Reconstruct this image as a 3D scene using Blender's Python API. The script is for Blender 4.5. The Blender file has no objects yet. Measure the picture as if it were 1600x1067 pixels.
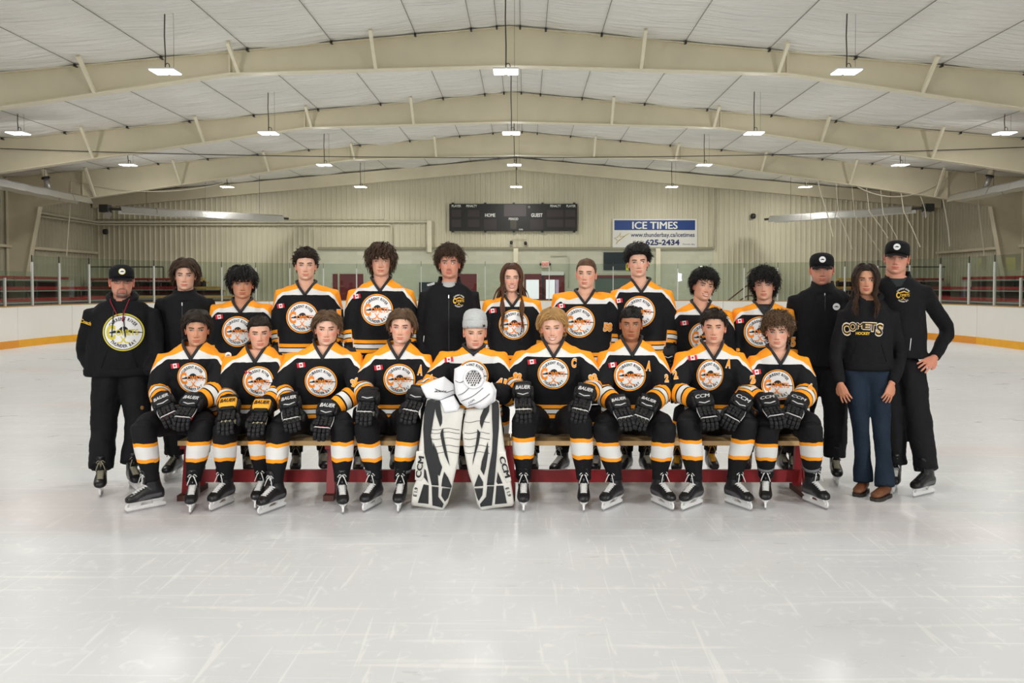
import bpy, bmesh, math, random
import numpy as np
from mathutils import Vector, Matrix, noise
from mathutils.bvhtree import BVHTree

# ---------------------------------------------------------------- camera
scn = bpy.context.scene
COL = scn.collection
FPX, CX, CY, CAMX, CAMZ = 1300.0, 820.0, 481.0, 0.35, 1.65
PITCH = math.atan(34.0 / FPX)
cam_d = bpy.data.cameras.new('camera')
cam = bpy.data.objects.new('camera', cam_d)
COL.objects.link(cam)
cam.location = (CAMX, 0, CAMZ)
cam.rotation_euler = (math.pi / 2 - PITCH, 0, 0)
cam_d.sensor_width = 36.0
cam_d.lens = FPX * 36.0 / 1600.0
cam_d.shift_x = -20.0 / 1600.0
cam_d.shift_y = -52.5 / 1600.0
cam_d.clip_end = 300
scn.camera = cam

# ---------------------------------------------------------------- light and exposure
scn.view_settings.view_transform = 'Standard'
scn.view_settings.look = 'None'
scn.view_settings.gamma = 1.0
scn.view_settings.use_curve_mapping = False
scn.view_settings.exposure = -1.5
scn.cycles.max_bounces = 6
scn.cycles.diffuse_bounces = 4
scn.cycles.glossy_bounces = 3
scn.cycles.transmission_bounces = 3
scn.cycles.transparent_max_bounces = 12
scn.cycles.caustics_reflective = False
scn.cycles.caustics_refractive = False
scn.cycles.use_denoising = True
scn.cycles.sample_clamp_indirect = 6.0
world = bpy.data.worlds.new('world')
scn.world = world
world.use_nodes = True
world.node_tree.nodes['Background'].inputs[0].default_value = (0.97, 0.98, 1.0, 1)
world.node_tree.nodes['Background'].inputs[1].default_value = 0.85
LAMP_POWER = 84.0       # each high bay lamp
SPILL_POWER = 95.0      # light leaving each lamp sideways
STROBE_POWER = 66.0     # the photographer's two soft boxes and an added face fill, behind the camera


def area_light(name, loc, target, power, sx, sy, color=(1, 1, 1), spread=math.pi):
    l = bpy.data.lights.new(name, 'AREA')
    l.shape = 'RECTANGLE'
    l.size = sx
    l.size_y = sy
    l.energy = power
    l.color = color
    l.spread = spread
    o = bpy.data.objects.new(name, l)
    COL.objects.link(o)
    o.location = loc
    d = Vector(target) - Vector(loc)
    o.rotation_euler = d.to_track_quat('-Z', 'Y').to_euler()
    return o


area_light('strobe_and_fill', (-5.5, -1.0, 2.75), (-0.9, 6.8, 1.15), STROBE_POWER, 0.9, 0.9, (1.0, 0.98, 0.96), math.radians(50))
area_light('strobe_and_fill', (8.6, -1.0, 2.75), (1.2, 6.8, 1.15), STROBE_POWER * 1.1, 0.7, 1.0, (1.0, 0.98, 0.96), math.radians(45))
area_light('strobe_and_fill', (-0.5, -1.0, 2.3), (0.0, 6.8, 1.25), STROBE_POWER * 0.75, 0.6, 0.6, (1.0, 0.98, 0.96), math.radians(75))  # middle fill added to brighten the faces, besides the two strobes


# ---------------------------------------------------------------- pixel <-> world
def P(x, y, d):
    """world point seen at pixel (x, y) of the 1600x1067 frame at depth Y = d"""
    u = (x - CX) / FPX
    v = (CY - y) / FPX
    s, c = math.sin(PITCH), math.cos(PITCH)
    k = d / (c + v * s)
    return Vector((CAMX + u * k, d, CAMZ + (-s + v * c) * k))


def Pz(x, y, z):
    """world point seen at pixel (x, y) at height z"""
    u = (x - CX) / FPX
    v = (CY - y) / FPX
    s, c = math.sin(PITCH), math.cos(PITCH)
    k = (z - CAMZ) / (-s + v * c)
    return Vector((CAMX + u * k, (c + v * s) * k, z))


# ---------------------------------------------------------------- objects
def finish(o, label=None, cat=None, group=None, kind=None):
    if label: o['label'] = label
    if cat: o['category'] = cat
    if group: o['group'] = group
    if kind: o['kind'] = kind
    return o


def empty(name, loc=(0, 0, 0), rz=0.0, parent=None):
    o = bpy.data.objects.new(name, None)
    COL.objects.link(o)
    o.location = loc
    o.rotation_euler = (0, 0, rz)
    o.parent = parent
    o.empty_display_size = 0.1
    return o


def link(name, me, parent=None):
    o = bpy.data.objects.new(name, me)
    COL.objects.link(o)
    o.parent = parent
    return o


class MB:
    """collects vertices, faces and material slots of one mesh"""

    def __init__(s):
        s.v, s.f, s.m = [], [], []

    def add(s, vs, fs, mi=0):
        b = len(s.v)
        s.v.extend([tuple(p) for p in vs])
        s.f.extend([tuple(i + b for i in f) for f in fs])
        s.m.extend([mi] * len(fs))
        return s

    def box(s, c, h, mi=0, R=None):
        pts = [Vector((sx * h[0], sy * h[1], sz * h[2])) for sx in (-1, 1) for sy in (-1, 1) for sz in (-1, 1)]
        if R is not None: pts = [R @ p for p in pts]
        pts = [p + Vector(c) for p in pts]
        return s.add(pts, [(0, 1, 3, 2), (4, 6, 7, 5), (0, 4, 5, 1), (2, 3, 7, 6), (0, 2, 6, 4), (1, 5, 7, 3)], mi)

    def bar(s, a, b, w, h, mi=0, up=(0, 0, 1)):
        """box between two points"""
        a, b = Vector(a), Vector(b)
        d = (b - a)
        L = d.length
        d.normalize()
        u = Vector(up)
        x = d.cross(u)
        if x.length < 1e-4: x = d.cross(Vector((1, 0, 0)))
        x.normalize()
        u = x.cross(d)
        R = Matrix((x, d, u)).transposed()
        return s.box((a + b) / 2, (w / 2, L / 2, h / 2), mi, R)

    def tube(s, pts, r, n=8, mi=0, cap=True, ell=1.0, up=None):
        pts = [Vector(p) for p in pts]
        k = len(pts)
        rs = r if hasattr(r, '__len__') else [r] * k
        base = len(s.v)
        prev = Vector(up) if up else None
        for i, p in enumerate(pts):
            t = (pts[min(i + 1, k - 1)] - pts[max(i - 1, 0)])
            if t.length < 1e-9: t = Vector((0, 0, 1))
            t.normalize()
            if prev is None:
                prev = Vector((0, 0, 1)) if abs(t.z) < 0.9 else Vector((1, 0, 0))
            x = prev - t * prev.dot(t)
            if x.length < 1e-6: x = t.orthogonal()
            x.normalize()
            prev = x
            y = t.cross(x)
            for j in range(n):
                a = 2 * math.pi * j / n
                q = p + x * (math.cos(a) * rs[i]) + y * (math.sin(a) * rs[i] * ell)
                s.v.append(tuple(q))
        for i in range(k - 1):
            for j in range(n):
                a, b = base + i * n + j, base + i * n + (j + 1) % n
                s.f.append((a, b, b + n, a + n)); s.m.append(mi)
        if cap:
            s.f.append(tuple(base + j for j in range(n))[::-1]); s.m.append(mi)
            s.f.append(tuple(base + (k - 1) * n + j for j in range(n))); s.m.append(mi)
        return s

    def loft(s, rings, mi=0, cap=True):
        """rings: list of lists of points, same length"""
        n = len(rings[0])
        base = len(s.v)
        for r in rings:
            s.v.extend([tuple(p) for p in r])
        for i in range(len(rings) - 1):
            for j in range(n):
                a, b = base + i * n + j, base + i * n + (j + 1) % n
                s.f.append((a, b, b + n, a + n)); s.m.append(mi)
        if cap:
            s.f.append(tuple(base + j for j in range(n))[::-1]); s.m.append(mi)
            s.f.append(tuple(base + (len(rings) - 1) * n + j for j in range(n))); s.m.append(mi)
        return s

    def pad(s, c, h, mi=0, R=None, e=0.45, nu=10, nv=6):
        """superellipsoid cushion"""
        def sp(a, p): return math.copysign(abs(a) ** p, a)
        base = len(s.v)
        c = Vector(c)
        for i in range(nv + 1):
            ph = -math.pi / 2 + math.pi * i / nv
            for j in range(nu):
                th = 2 * math.pi * j / nu + math.pi / nu
                q = Vector((h[0] * sp(math.cos(ph), e) * sp(math.cos(th), e),
                            h[1] * sp(math.cos(ph), e) * sp(math.sin(th), e), h[2] * sp(math.sin(ph), e)))
                if R is not None: q = R @ q
                s.v.append(tuple(q + c))
        for i in range(nv):
            for j in range(nu):
                a, b = base + i * nu + j, base + i * nu + (j + 1) % nu
                s.f.append((a, b, b + nu, a + nu)); s.m.append(mi)
        return s

    def prism(s, poly, o, ax, ay, th, mi=0):
        """polygon (2d list) in plane o, ax, ay given a thickness along ax x ay"""
        o, ax, ay = Vector(o), Vector(ax), Vector(ay)
        nn = ax.cross(ay).normalized() * th
        n = len(poly)
        a = [o + ax * p[0] + ay * p[1] for p in poly]
        b = [p + nn for p in a]
        fs = [tuple(range(n))[::-1], tuple(range(n, 2 * n))]
        fs += [(i, (i + 1) % n, n + (i + 1) % n, n + i) for i in range(n)]
        return s.add(a + b, fs, mi)

    def mesh(s, name, mats, smooth=False, fixn=False):
        me = bpy.data.meshes.new(name)
        me.from_pydata(s.v, [], s.f)
        for m in (mats if isinstance(mats, (list, tuple)) else [mats]): me.materials.append(m)
        me.polygons.foreach_set('material_index', s.m)
        me.polygons.foreach_set('use_smooth', [bool(smooth)] * len(s.f))
        if fixn:
            bm = bmesh.new(); bm.from_mesh(me)
            bmesh.ops.recalc_face_normals(bm, faces=bm.faces)
            bm.to_mesh(me); bm.free()
        me.update()
        return me

    def obj(s, name, mats, parent=None, smooth=False, fixn=True):
        return link(name, s.mesh(name, mats, smooth, fixn), parent)


def setattr_f(me, name, arr):
    a = me.attributes.new(name, 'FLOAT', 'POINT')
    a.data.foreach_set('value', np.asarray(arr, dtype=np.float32))


def setcol(me, name, arr):
    a = me.color_attributes.new(name, 'FLOAT_COLOR', 'POINT')
    A = np.ones((len(me.vertices), 4), dtype=np.float32)
    A[:, :3] = arr
    a.data.foreach_set('color', A.ravel())


def coords(me):
    A = np.empty(len(me.vertices) * 3, dtype=np.float32)
    me.vertices.foreach_get('co', A)
    return A.reshape(-1, 3).astype(float)


def remesh(mb, vox, sm=4, name='m'):
    """union of closed shells into one skin"""
    me = mb.mesh('tmp', [], False, True)
    o = bpy.data.objects.new('tmp', me)
    COL.objects.link(o)
    r = o.modifiers.new('r', 'REMESH')
    r.mode = 'VOXEL'; r.voxel_size = vox; r.use_smooth_shade = True
    if sm:
        k = o.modifiers.new('s', 'SMOOTH'); k.factor = 0.5; k.iterations = sm
    dg = bpy.context.evaluated_depsgraph_get()
    m2 = bpy.data.meshes.new_from_object(o.evaluated_get(dg), depsgraph=dg)
    m2.name = name
    bpy.data.objects.remove(o); bpy.data.meshes.remove(me)
    m2.polygons.foreach_set('use_smooth', [True] * len(m2.polygons))
    return m2


# ---------------------------------------------------------------- materials
def lin(r, g, b):
    f = lambda c: (c / 255.0 / 12.92) if c / 255.0 <= 0.04045 else ((c / 255.0 + 0.055) / 1.055) ** 2.4
    return (f(r), f(g), f(b), 1.0)


MATS = {}


def mat(name, col=(0.5, 0.5, 0.5, 1), rough=0.6, metal=0.0, spec=0.5, bump=0.0, bscale=60.0, var=0.0, vscale=4.0,
        emit=None, estr=0.0, coat=0.0):
    if name in MATS: return MATS[name]
    m = bpy.data.materials.new(name)
    m.use_nodes = True
    nt = m.node_tree
    b = nt.nodes['Principled BSDF']
    b.inputs['Base Color'].default_value = col
    b.inputs['Roughness'].default_value = rough
    b.inputs['Metallic'].default_value = metal
    b.inputs['Specular IOR Level'].default_value = spec
    b.inputs['Coat Weight'].default_value = coat
    if emit is not None:
        b.inputs['Emission Color'].default_value = emit
        b.inputs['Emission Strength'].default_value = estr
    tc = nt.nodes.new('ShaderNodeTexCoord')
    if var > 0:
        n = nt.nodes.new('ShaderNodeTexNoise'); n.inputs['Scale'].default_value = vscale
        n.inputs['Detail'].default_value = 4
        nt.links.new(tc.outputs['Object'], n.inputs['Vector'])
        mr = nt.nodes.new('ShaderNodeMapRange')
        mr.inputs['From Min'].default_value = 0.3; mr.inputs['From Max'].default_value = 0.7
        mr.inputs['To Min'].default_value = 1 - var; mr.inputs['To Max'].default_value = 1 + var
        nt.links.new(n.outputs['Fac'], mr.inputs['Value'])
        hs = nt.nodes.new('ShaderNodeHueSaturation')
        hs.inputs['Color'].default_value = col
        nt.links.new(mr.outputs['Result'], hs.inputs['Value'])
        nt.links.new(hs.outputs['Color'], b.inputs['Base Color'])
    if bump > 0:
        n = nt.nodes.new('ShaderNodeTexNoise'); n.inputs['Scale'].default_value = bscale
        n.inputs['Detail'].default_value = 3
        nt.links.new(tc.outputs['Object'], n.inputs['Vector'])
        bp = nt.nodes.new('ShaderNodeBump'); bp.inputs['Strength'].default_value = bump
        bp.inputs['Distance'].default_value = 0.01
        nt.links.new(n.outputs['Fac'], bp.inputs['Height'])
        nt.links.new(bp.outputs['Normal'], b.inputs['Normal'])
    MATS[name] = m
    return m


def vcol_mat(name, rough=0.5, spec=0.4, bump=0.0, bscale=200.0, sss=0.0):
    m = mat(name, (1, 1, 1, 1), rough, spec=spec, bump=bump, bscale=bscale)
    nt = m.node_tree
    a = nt.nodes.new('ShaderNodeVertexColor'); a.layer_name = 'Col'
    b = nt.nodes['Principled BSDF']
    nt.links.new(a.outputs['Color'], b.inputs['Base Color'])
    if sss > 0:
        b.inputs['Subsurface Weight'].default_value = sss
        b.inputs['Subsurface Radius'].default_value = (1.0, 0.4, 0.25)
        b.inputs['Subsurface Scale'].default_value = 0.006
    return m


# ---------------------------------------------------------------- flat lettering
_TXT = {}


def text2d(s, offset=0.0, shear=0.0, spacing=1.0):
    """outline mesh of a string: cap height ~0.7, starts at x=0; returns verts (n,2), faces, width"""
    key = (s, offset, shear, spacing)
    if key in _TXT: return _TXT[key]
    if 'M' in s and offset > 0:      # this letter's outline cannot be thickened, so it is doubled sideways
        v, f, w = text2d(s, 0.0, shear, spacing)
        V, F = [], []
        for k_, (dx, dz) in enumerate(((-offset, 0), (0, offset * .5), (0, -offset * .5), (offset, 0))):
            F += [tuple(i + len(V) for i in q) for q in f]
            V += [(p[0] + dx + offset, p[1] + dz, k_) for p in v]
        _TXT[key] = (np.array(V), F, w + 2 * offset)
        return _TXT[key]
    cu = bpy.data.curves.new('t', 'FONT')
    cu.body = s
    cu.offset = offset
    cu.shear = shear
    cu.space_character = spacing
    cu.resolution_u = 3
    cu.fill_mode = 'FRONT'
    o = bpy.data.objects.new('t', cu)
    COL.objects.link(o)
    dg = bpy.context.evaluated_depsgraph_get()
    me = bpy.data.meshes.new_from_object(o.evaluated_get(dg), depsgraph=dg)
    v = coords(me)[:, :2]
    f = [tuple(p.vertices) for p in me.polygons]
    bpy.data.objects.remove(o); bpy.data.curves.remove(cu); bpy.data.meshes.remove(me)
    if len(v):
        v = v - np.array([v[:, 0].min(), 0.0])
        w = v[:, 0].max()
    else:
        w = 0.3
    _TXT[key] = (v, f, w)
    return _TXT[key]


def lettering(mb, s, o, ax, ay, height, width=None, mi=0, offset=0.02, align='c', shear=0.0):
    """real flat letters in the plane through o; height is the cap height"""
    v, f, w = text2d(s, offset, shear)
    k = height / 0.72
    kx = k if width is None else width / max(w, 1e-6)
    W = w * kx
    x0 = {'c': -W / 2, 'l': 0.0, 'r': -W}[align]
    o, ax, ay = Vector(o), Vector(ax), Vector(ay)
    nn = ax.cross(ay).normalized() * max(0.0005, height * .004)
    mb.add([o + ax * (x0 + p[0] * kx) + ay * ((p[1] - 0.36) * k) + nn * (p[2] if len(p) > 2 else 0) for p in v], f, mi)
# ================================================================ THE ARENA
cream = mat('painted_steel', lin(220, 212, 186), 0.55, bump=0.05, bscale=8, var=0.05, vscale=1.2)
cream_lo = mat('painted_steel_flange', lin(232, 225, 200), 0.5, var=0.04)
dark = mat('dark_metal', (0.02, 0.02, 0.02, 1), 0.5)
wire_m = mat('wire', (0.05, 0.045, 0.04, 1), 0.6)
white_pl = mat('white_board', lin(238, 236, 230), 0.35, var=0.04, vscale=0.6)
yellow_k = mat('yellow_kick', lin(240, 172, 20), 0.4, var=0.05)
red_p = mat('red_paint', lin(150, 26, 32), 0.5, var=0.12, vscale=3)
wood_y = mat('yellow_wood', lin(200, 160, 70), 0.55, var=0.12, vscale=3)
alu = mat('aluminium', (0.72, 0.73, 0.73, 1), 0.35, 0.6)
foil = mat('foil_reflector', (0.62, 0.62, 0.60, 1), 0.32, 0.85, bump=0.9, bscale=7)

END_Y, WALL_Y, HALF, RC, BZ = 31.7, 36.5, 13.25, 8.5, 1.12
SIDE = 18.5
RIDGE, SLOPE = 7.27, 0.09


def roof_z(x): return RIDGE - SLOPE * abs(x)


# ---- ice
def ice_material():
    m = bpy.data.materials.new('ice')
    m.use_nodes = True
    nt = m.node_tree; N = nt.nodes; L = nt.links
    b = N['Principled BSDF']
    tc = N.new('ShaderNodeTexCoord')

    def tex(scale, sc=(1, 1, 1), det=4, rot=0.0, dist=0.0):
        mp = N.new('ShaderNodeMapping')
        mp.inputs['Scale'].default_value = sc; mp.inputs['Rotation'].default_value = (0, 0, rot)
        L.new(tc.outputs['Object'], mp.inputs['Vector'])
        n = N.new('ShaderNodeTexNoise'); n.inputs['Scale'].default_value = scale
        n.inputs['Detail'].default_value = det; n.inputs['Distortion'].default_value = dist
        L.new(mp.outputs['Vector'], n.inputs['Vector'])
        return n.outputs['Fac']

    def rng(x, a, b_, c, d):
        r = N.new('ShaderNodeMapRange')
        r.inputs['From Min'].default_value = a; r.inputs['From Max'].default_value = b_
        r.inputs['To Min'].default_value = c; r.inputs['To Max'].default_value = d
        L.new(x, r.inputs['Value'])
        return r.outputs['Result']

    def mix(f, a, c):
        mx = N.new('ShaderNodeMix'); mx.data_type = 'RGBA'
        L.new(f, mx.inputs[0])
        for k, i in ((a, 6), (c, 7)):
            if isinstance(k, tuple): mx.inputs[i].default_value = k
            else: L.new(k, mx.inputs[i])
        return mx.outputs[2]
    base = mix(rng(tex(0.35, det=5), 0.35, 0.65, 0, 1), lin(217, 219, 221), lin(226, 228, 230))
    # long shallow resurfacing streaks and thin skate cuts, brighter where the ice is cut to snow
    cuts = rng(tex(2.2, (0.35, 9, 1), 8, 0.25, 0.6), 0.58, 0.66, 0, 0.5)
    base = mix(cuts, base, lin(245, 245, 243))
    cuts2 = rng(tex(2.6, (10, 0.5, 1), 8, 0.5, 0.8), 0.62, 0.66, 0, 0.5)
    base = mix(cuts2, base, lin(246, 246, 244))
    snow = rng(tex(9, (1, 1, 1), 6, 0, 1.5), 0.58, 0.70, 0, 0.45)
    base = mix(snow, base, lin(248, 248, 247))
    grey = rng(tex(0.9, (0.6, 2.2, 1), 5, 0.1, 0.4), 0.52, 0.70, 0, 0.3)
    base = mix(grey, base, lin(212, 214, 214))
    pink = rng(tex(0.23, (1, 2, 1), 2, 0.7), 0.60, 0.68, 0, 0.3)
    base = mix(pink, base, lin(226, 206, 204))
    L.new(base, b.inputs['Base Color'])
    L.new(rng(tex(1.6, (1, 3, 1), 6, 0.2, 0.5), 0.3, 0.7, 0.27, 0.36), b.inputs['Roughness'])
    b.inputs['Specular IOR Level'].default_value = 0.4
    bp = N.new('ShaderNodeBump'); bp.inputs['Strength'].default_value = 0.25; bp.inputs['Distance'].default_value = 0.004
    L.new(tex(14, (1, 1, 1), 6, 0, 0.5), bp.inputs['Height'])
    L.new(bp.outputs['Normal'], b.inputs['Normal'])
    return m


o = MB().box((0, 12, -0.06), (19.5, 26, 0.06)).obj('floor', ice_material())
finish(o, 'white scratched rink ice', None, None, 'structure')

# ---- roof lining: pale fabric sagging between lengthwise straps
strapx = [0.25, 0.8, 2.0, 3.8, 5.6, 7.45, 9.3, 11.1, 12.9, 14.7, 16.5, 18.5]
sx = sorted([-x for x in strapx] + strapx)
xs = []
for a, c in zip(sx[:-1], sx[1:]):
    k = 8 if c - a > 1 else 4
    xs += [(a + (c - a) * i / k, i / k, c - a) for i in range(k)]
xs.append((sx[-1], 0, 1))
ys = np.arange(-14, 37.01, 0.14)
vs, fs = [], []
for j, y in enumerate(ys):
    for i, (x, t, w) in enumerate(xs):
        sag = 0.022 * w * math.sin(math.pi * t)
        e = abs(math.sin(math.pi * t)) * 0.9 + 0.1
        yy = y + 0.5 * noise.noise((x * 0.25, y * 0.35, 3.1))
        wr = 0.045 * noise.noise((x * 0.35, yy * 2.6, 0)) + 0.030 * noise.noise((x * 0.8, yy * 5.5, 7))
        wr += 0.045 * max(0, noise.noise((x * 0.3, yy * 0.9, 21)) - 0.15)
        vs.append((x, y, roof_z(x) - sag + wr * e * 1.5))
nx = len(xs)
for j in range(len(ys) - 1):
    for i in range(nx - 1):
        a = j * nx + i
        fs.append((a, a + nx, a + nx + 1, a + 1))
roof_m = mat('roof_lining', lin(242, 242, 236), 0.5, spec=0.45, var=0.04, vscale=0.5, bump=0.2, bscale=3)
_nt = roof_m.node_tree
_tc = _nt.nodes.new('ShaderNodeTexCoord'); _mp = _nt.nodes.new('ShaderNodeMapping'); _mp.inputs['Scale'].default_value = (0.45, 5.5, 1)
_n = _nt.nodes.new('ShaderNodeTexNoise'); _n.inputs['Scale'].default_value = 1.6; _n.inputs['Detail'].default_value = 3; _n.inputs['Distortion'].default_value = 0.6
_b = _nt.nodes.new('ShaderNodeBump'); _b.inputs['Strength'].default_value = 1.0; _b.inputs['Distance'].default_value = 0.10
_nt.links.new(_tc.outputs['Object'], _mp.inputs['Vector']); _nt.links.new(_mp.outputs['Vector'], _n.inputs['Vector'])
_nt.links.new(_n.outputs['Fac'], _b.inputs['Height']); _nt.links.new(_b.outputs['Normal'], _nt.nodes['Principled BSDF'].inputs['Normal'])
mb = MB(); mb.add(vs, fs)
ceil = finish(mb.obj('ceiling', roof_m, None, True, False), 'pale wrinkled fabric roof lining', None, None, 'structure')
strap_m = mat('strap', (0.22, 0.21, 0.18, 1), 0.6)
for x in sx[1:-1]:
    z = roof_z(x) - 0.02
    MB().box((x, 11.5, z), (0.005, 25, 0.005)).obj('strap', strap_m, ceil)


# ---- steel portal frames
def frame_bottom(x):
    x = abs(x)
    if x <= 6: return 6.39 - 0.028 * x
    return 6.22 - (x - 6) * 0.146


FR = [12.0 - 6.1, 12.0, 18.1, 24.2, 30.3]
lx = [-15.65 + 31.3 * i / 40 for i in range(41)]
for k, fy in enumerate(FR):
    fr = empty('roof_beam', (0, fy, 0))
    finish(fr, ['cream steel roof frame overhead in front of the others', 'cream steel roof frame overhead nearest the camera',
                'first cream tapered steel roof frame in view, largest', 'second cream tapered steel roof frame, behind the largest',
                'third cream tapered steel roof frame, smallest and last before the end wall'][k], None, None, 'structure')
    web = MB()
    top = [(x, roof_z(x) - 0.03) for x in [-18.4, -17.2] + lx + [17.2, 18.4]]
    for s in (-1, 1):
        pass
    poly = [(-18.4, 0.0), (-18.15, 0.0), (-17.3, 4.45), (-15.65, frame_bottom(15.65))]
    low = [(x, frame_bottom(x)) for x in lx]
    # web strip
    V = []
    for (x, z) in low: V.append((x, -0.006, z))
    for (x, z) in low: V.append((x, -0.006, roof_z(x) - 0.06))
    n = len(low)
    F = [(i, i + 1, n + i + 1, n + i) for i in range(n - 1)]
    web.add(V, F)
    web.add([(x, 0.006, z) for (x, y, z) in V], [f[::-1] for f in F])
    for s in (-1, 1):
        hp = [(s * 15.65, frame_bottom(15.65)), (s * 17.25, 4.55), (s * 18.15, 0.0), (s * 18.42, 0.0), (s * 18.42, roof_z(18.4) - 0.06), (s * 15.65, roof_z(15.65) - 0.06)]
        web.add([(x, -0.006, z) for x, z in hp], [tuple(range(6))])
        web.add([(x, 0.006, z) for x, z in hp], [tuple(range(6))[::-1]])
    web.obj('web', cream, fr, False, False)
    fl = MB()
    for a, c in (((-15.65, frame_bottom(15.65)), (-6, 6.22)), ((-6, 6.22), (0, 6.39)), ((0, 6.39), (6, 6.22)), ((6, 6.22), (15.65, frame_bottom(15.65)))):
        fl.bar((a[0], 0, a[1]), (c[0], 0, c[1]), 0.24, 0.022)
    fl.obj('bottom_flange', cream_lo, fr)
    fl = MB()
    fl.bar((-18.4, 0, roof_z(18.4) - 0.05), (0, 0, RIDGE - 0.05), 0.2, 0.02)
    fl.bar((18.4, 0, roof_z(18.4) - 0.05), (0, 0, RIDGE - 0.05), 0.2, 0.02)
    fl.obj('top_flange', cream, fr)
    for s in (-1, 1):
        c = MB()
        c.bar((s * 15.65, 0, frame_bottom(15.65)), (s * 17.25, 0, 4.55), 0.24, 0.03)
        c.bar((s * 17.25, 0, 4.55), (s * 18.15, 0, 0), 0.24, 0.03)
        c.bar((s * 18.42, 0, roof_z(18.4) - 0.06), (s * 18.42, 0, 0), 0.24, 0.03)
        c.obj('column_flange', cream, fr)
        MB().box((s * 15.65, 0, (frame_bottom(15.65) + roof_z(15.65)) / 2 - .03), (0.012, 0.11, (roof_z(15.65) - frame_bottom(15.65)) / 2 - .03)).obj('stiffener', cream, fr)
        MB().box((s * 6, 0, (6.22 + roof_z(6)) / 2 - 0.03), (0.02, 0.1, (roof_z(6) - 6.22) / 2 - 0.03)).obj('stiffener', cream, fr)
        for x in (2.85, 5.8, 8.9, 12.1, 15.2):
            MB().bar((s * x, -0.10, frame_bottom(x) + 0.02), (s * x, -0.75, roof_z(x) - 0.06), 0.07, 0.07).obj('brace', cream_lo, fr)
    for x in sx[2:-2]:
        MB().box((x, -0.10, roof_z(x) - 0.05), (0.02, 0.06, 0.03)).obj('strap_clip', dark, fr)

# ---- end wall with ribbed cladding, side walls
wall_m = mat('ribbed_cladding', lin(212, 207, 182), 0.5, var=0.07, vscale=0.5)


def ribbed(x0, x1, z0, ztop, pitch=0.225, depth=0.035, conv=None):
    """ribbed sheet; conv maps (u, d, z) to a point"""
    us = []
    u = x0
    while u < x1 - 1e-6:
        for du, dd in ((0, 0), (0.13, 0), (0.155, 1), (0.20, 1)):
            if u + du <= x1: us.append((u + du, dd * depth))
        u += pitch
    us.append((x1, 0))
    V = [conv(u, d, z0) for u, d in us] + [conv(u, d, ztop(u)) for u, d in us]
    n = len(us)
    return V, [(i, i + 1, n + i + 1, n + i) for i in range(n - 1)]


yw = WALL_Y
bx0, bx1 = P(497, 400, yw).x, P(1115, 400, yw).x
zl = P(800, 388, yw).z
w = MB()
for (a, c, z0) in ((-SIDE, bx0, 0.0), (bx0, bx1, zl), (bx1, SIDE, 0.0)):
    V, F = ribbed(a, c, z0, lambda u: roof_z(u), conv=lambda u, d, z: (u, yw - d, z))
    w.add(V, F)
wall = finish(w.obj('wall_back', wall_m, None, False, False), 'cream ribbed metal end wall', None, None, 'structure')
side_m = mat('side_cladding', lin(190, 184, 162), 0.55, var=0.07, vscale=0.5)
for s, nm in ((-1, 'wall_left'), (1, 'wall_right')):
    V, F = ribbed(-14, yw, 0, lambda u: roof_z(SIDE), conv=lambda u, d, z: (s * (SIDE - d), u, z))
    m_ = MB(); m_.add(V, F)
    finish(m_.obj(nm, side_m, None, False, False), 'ribbed metal side wall behind the bleachers', None, None, 'structure')
# girts on side walls
for s in (-1, 1):
    finish(MB().box((s * 18.35, 12, 3.1), (0.06, 24.4, 0.05)).obj('trim_%d' % (3 + s), cream), 'horizontal steel rail along the side wall', None, None, 'structure')
# block wall in the middle
blk = bpy.data.materials.new('block_wall'); blk.use_nodes = True
nt = blk.node_tree; b = nt.nodes['Principled BSDF']
tc = nt.nodes.new('ShaderNodeTexCoord'); mp = nt.nodes.new('ShaderNodeMapping')
mp.inputs['Rotation'].default_value = (math.pi / 2, 0, 0)
br = nt.nodes.new('ShaderNodeTexBrick')
br.inputs['Scale'].default_value = 1.0; br.inputs['Brick Width'].default_value = 0.4; br.inputs['Row Height'].default_value = 0.2
br.inputs['Mortar Size'].default_value = 0.004
br.inputs['Color1'].default_value = lin(208, 208, 186); br.inputs['Color2'].default_value = lin(200, 200, 178); br.inputs['Mortar'].default_value = lin(198, 198, 177)
nt.links.new(tc.outputs['Object'], mp.inputs['Vector']); nt.links.new(mp.outputs['Vector'], br.inputs['Vector'])
nt.links.new(br.outputs['Color'], b.inputs['Base Color']); b.inputs['Roughness'].default_value = 0.6
finish(MB().box(((bx0 + bx1) / 2, yw + 0.12, zl / 2), ((bx1 - bx0) / 2, 0.1, zl / 2)).obj('wall_lower', blk), 'painted block wall under the ribbed cladding', None, None, 'structure')
finish(MB().box(((bx0 + bx1) / 2, yw - 0.03, zl), ((bx1 - bx0) / 2, 0.05, 0.05)).obj('trim_1', mat('ledge', lin(150, 146, 122), 0.6)), 'ledge between ribbed cladding and block wall', None, None, 'structure')
# end rafter at the wall
r = MB()
for s in (-1, 1):
    r.bar((0, yw - 0.25, RIDGE - 0.33), (s * 18.4, yw - 0.25, roof_z(18.4) - 0.33), 0.2, 0.5)
finish(r.obj('beam', cream), 'cream end rafter under the roof at the end wall', None, None, 'structure')
# pilasters
for px, y0 in ((671, 394), (806, 445), (1028, 445)):
    t = P(px, 345 if px == 671 else 388, yw - 0.1); bt = P(px, y0, yw - 0.1)
    finish(MB().box((t.x, yw - 0.12, (t.z + bt.z) / 2), (0.10, 0.07, (t.z - bt.z) / 2)).obj('pillar', cream_lo),
           'cream vertical post on the end wall at %s' % {671: 'the end of the long pipe', 806: 'the left of the exit sign', 1028: 'the right of the dark window'}[px], None, None, 'structure')

# ---- pipes on the end wall
pipe_m = mat('pipe_paint', lin(206, 202, 180), 0.4)


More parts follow.
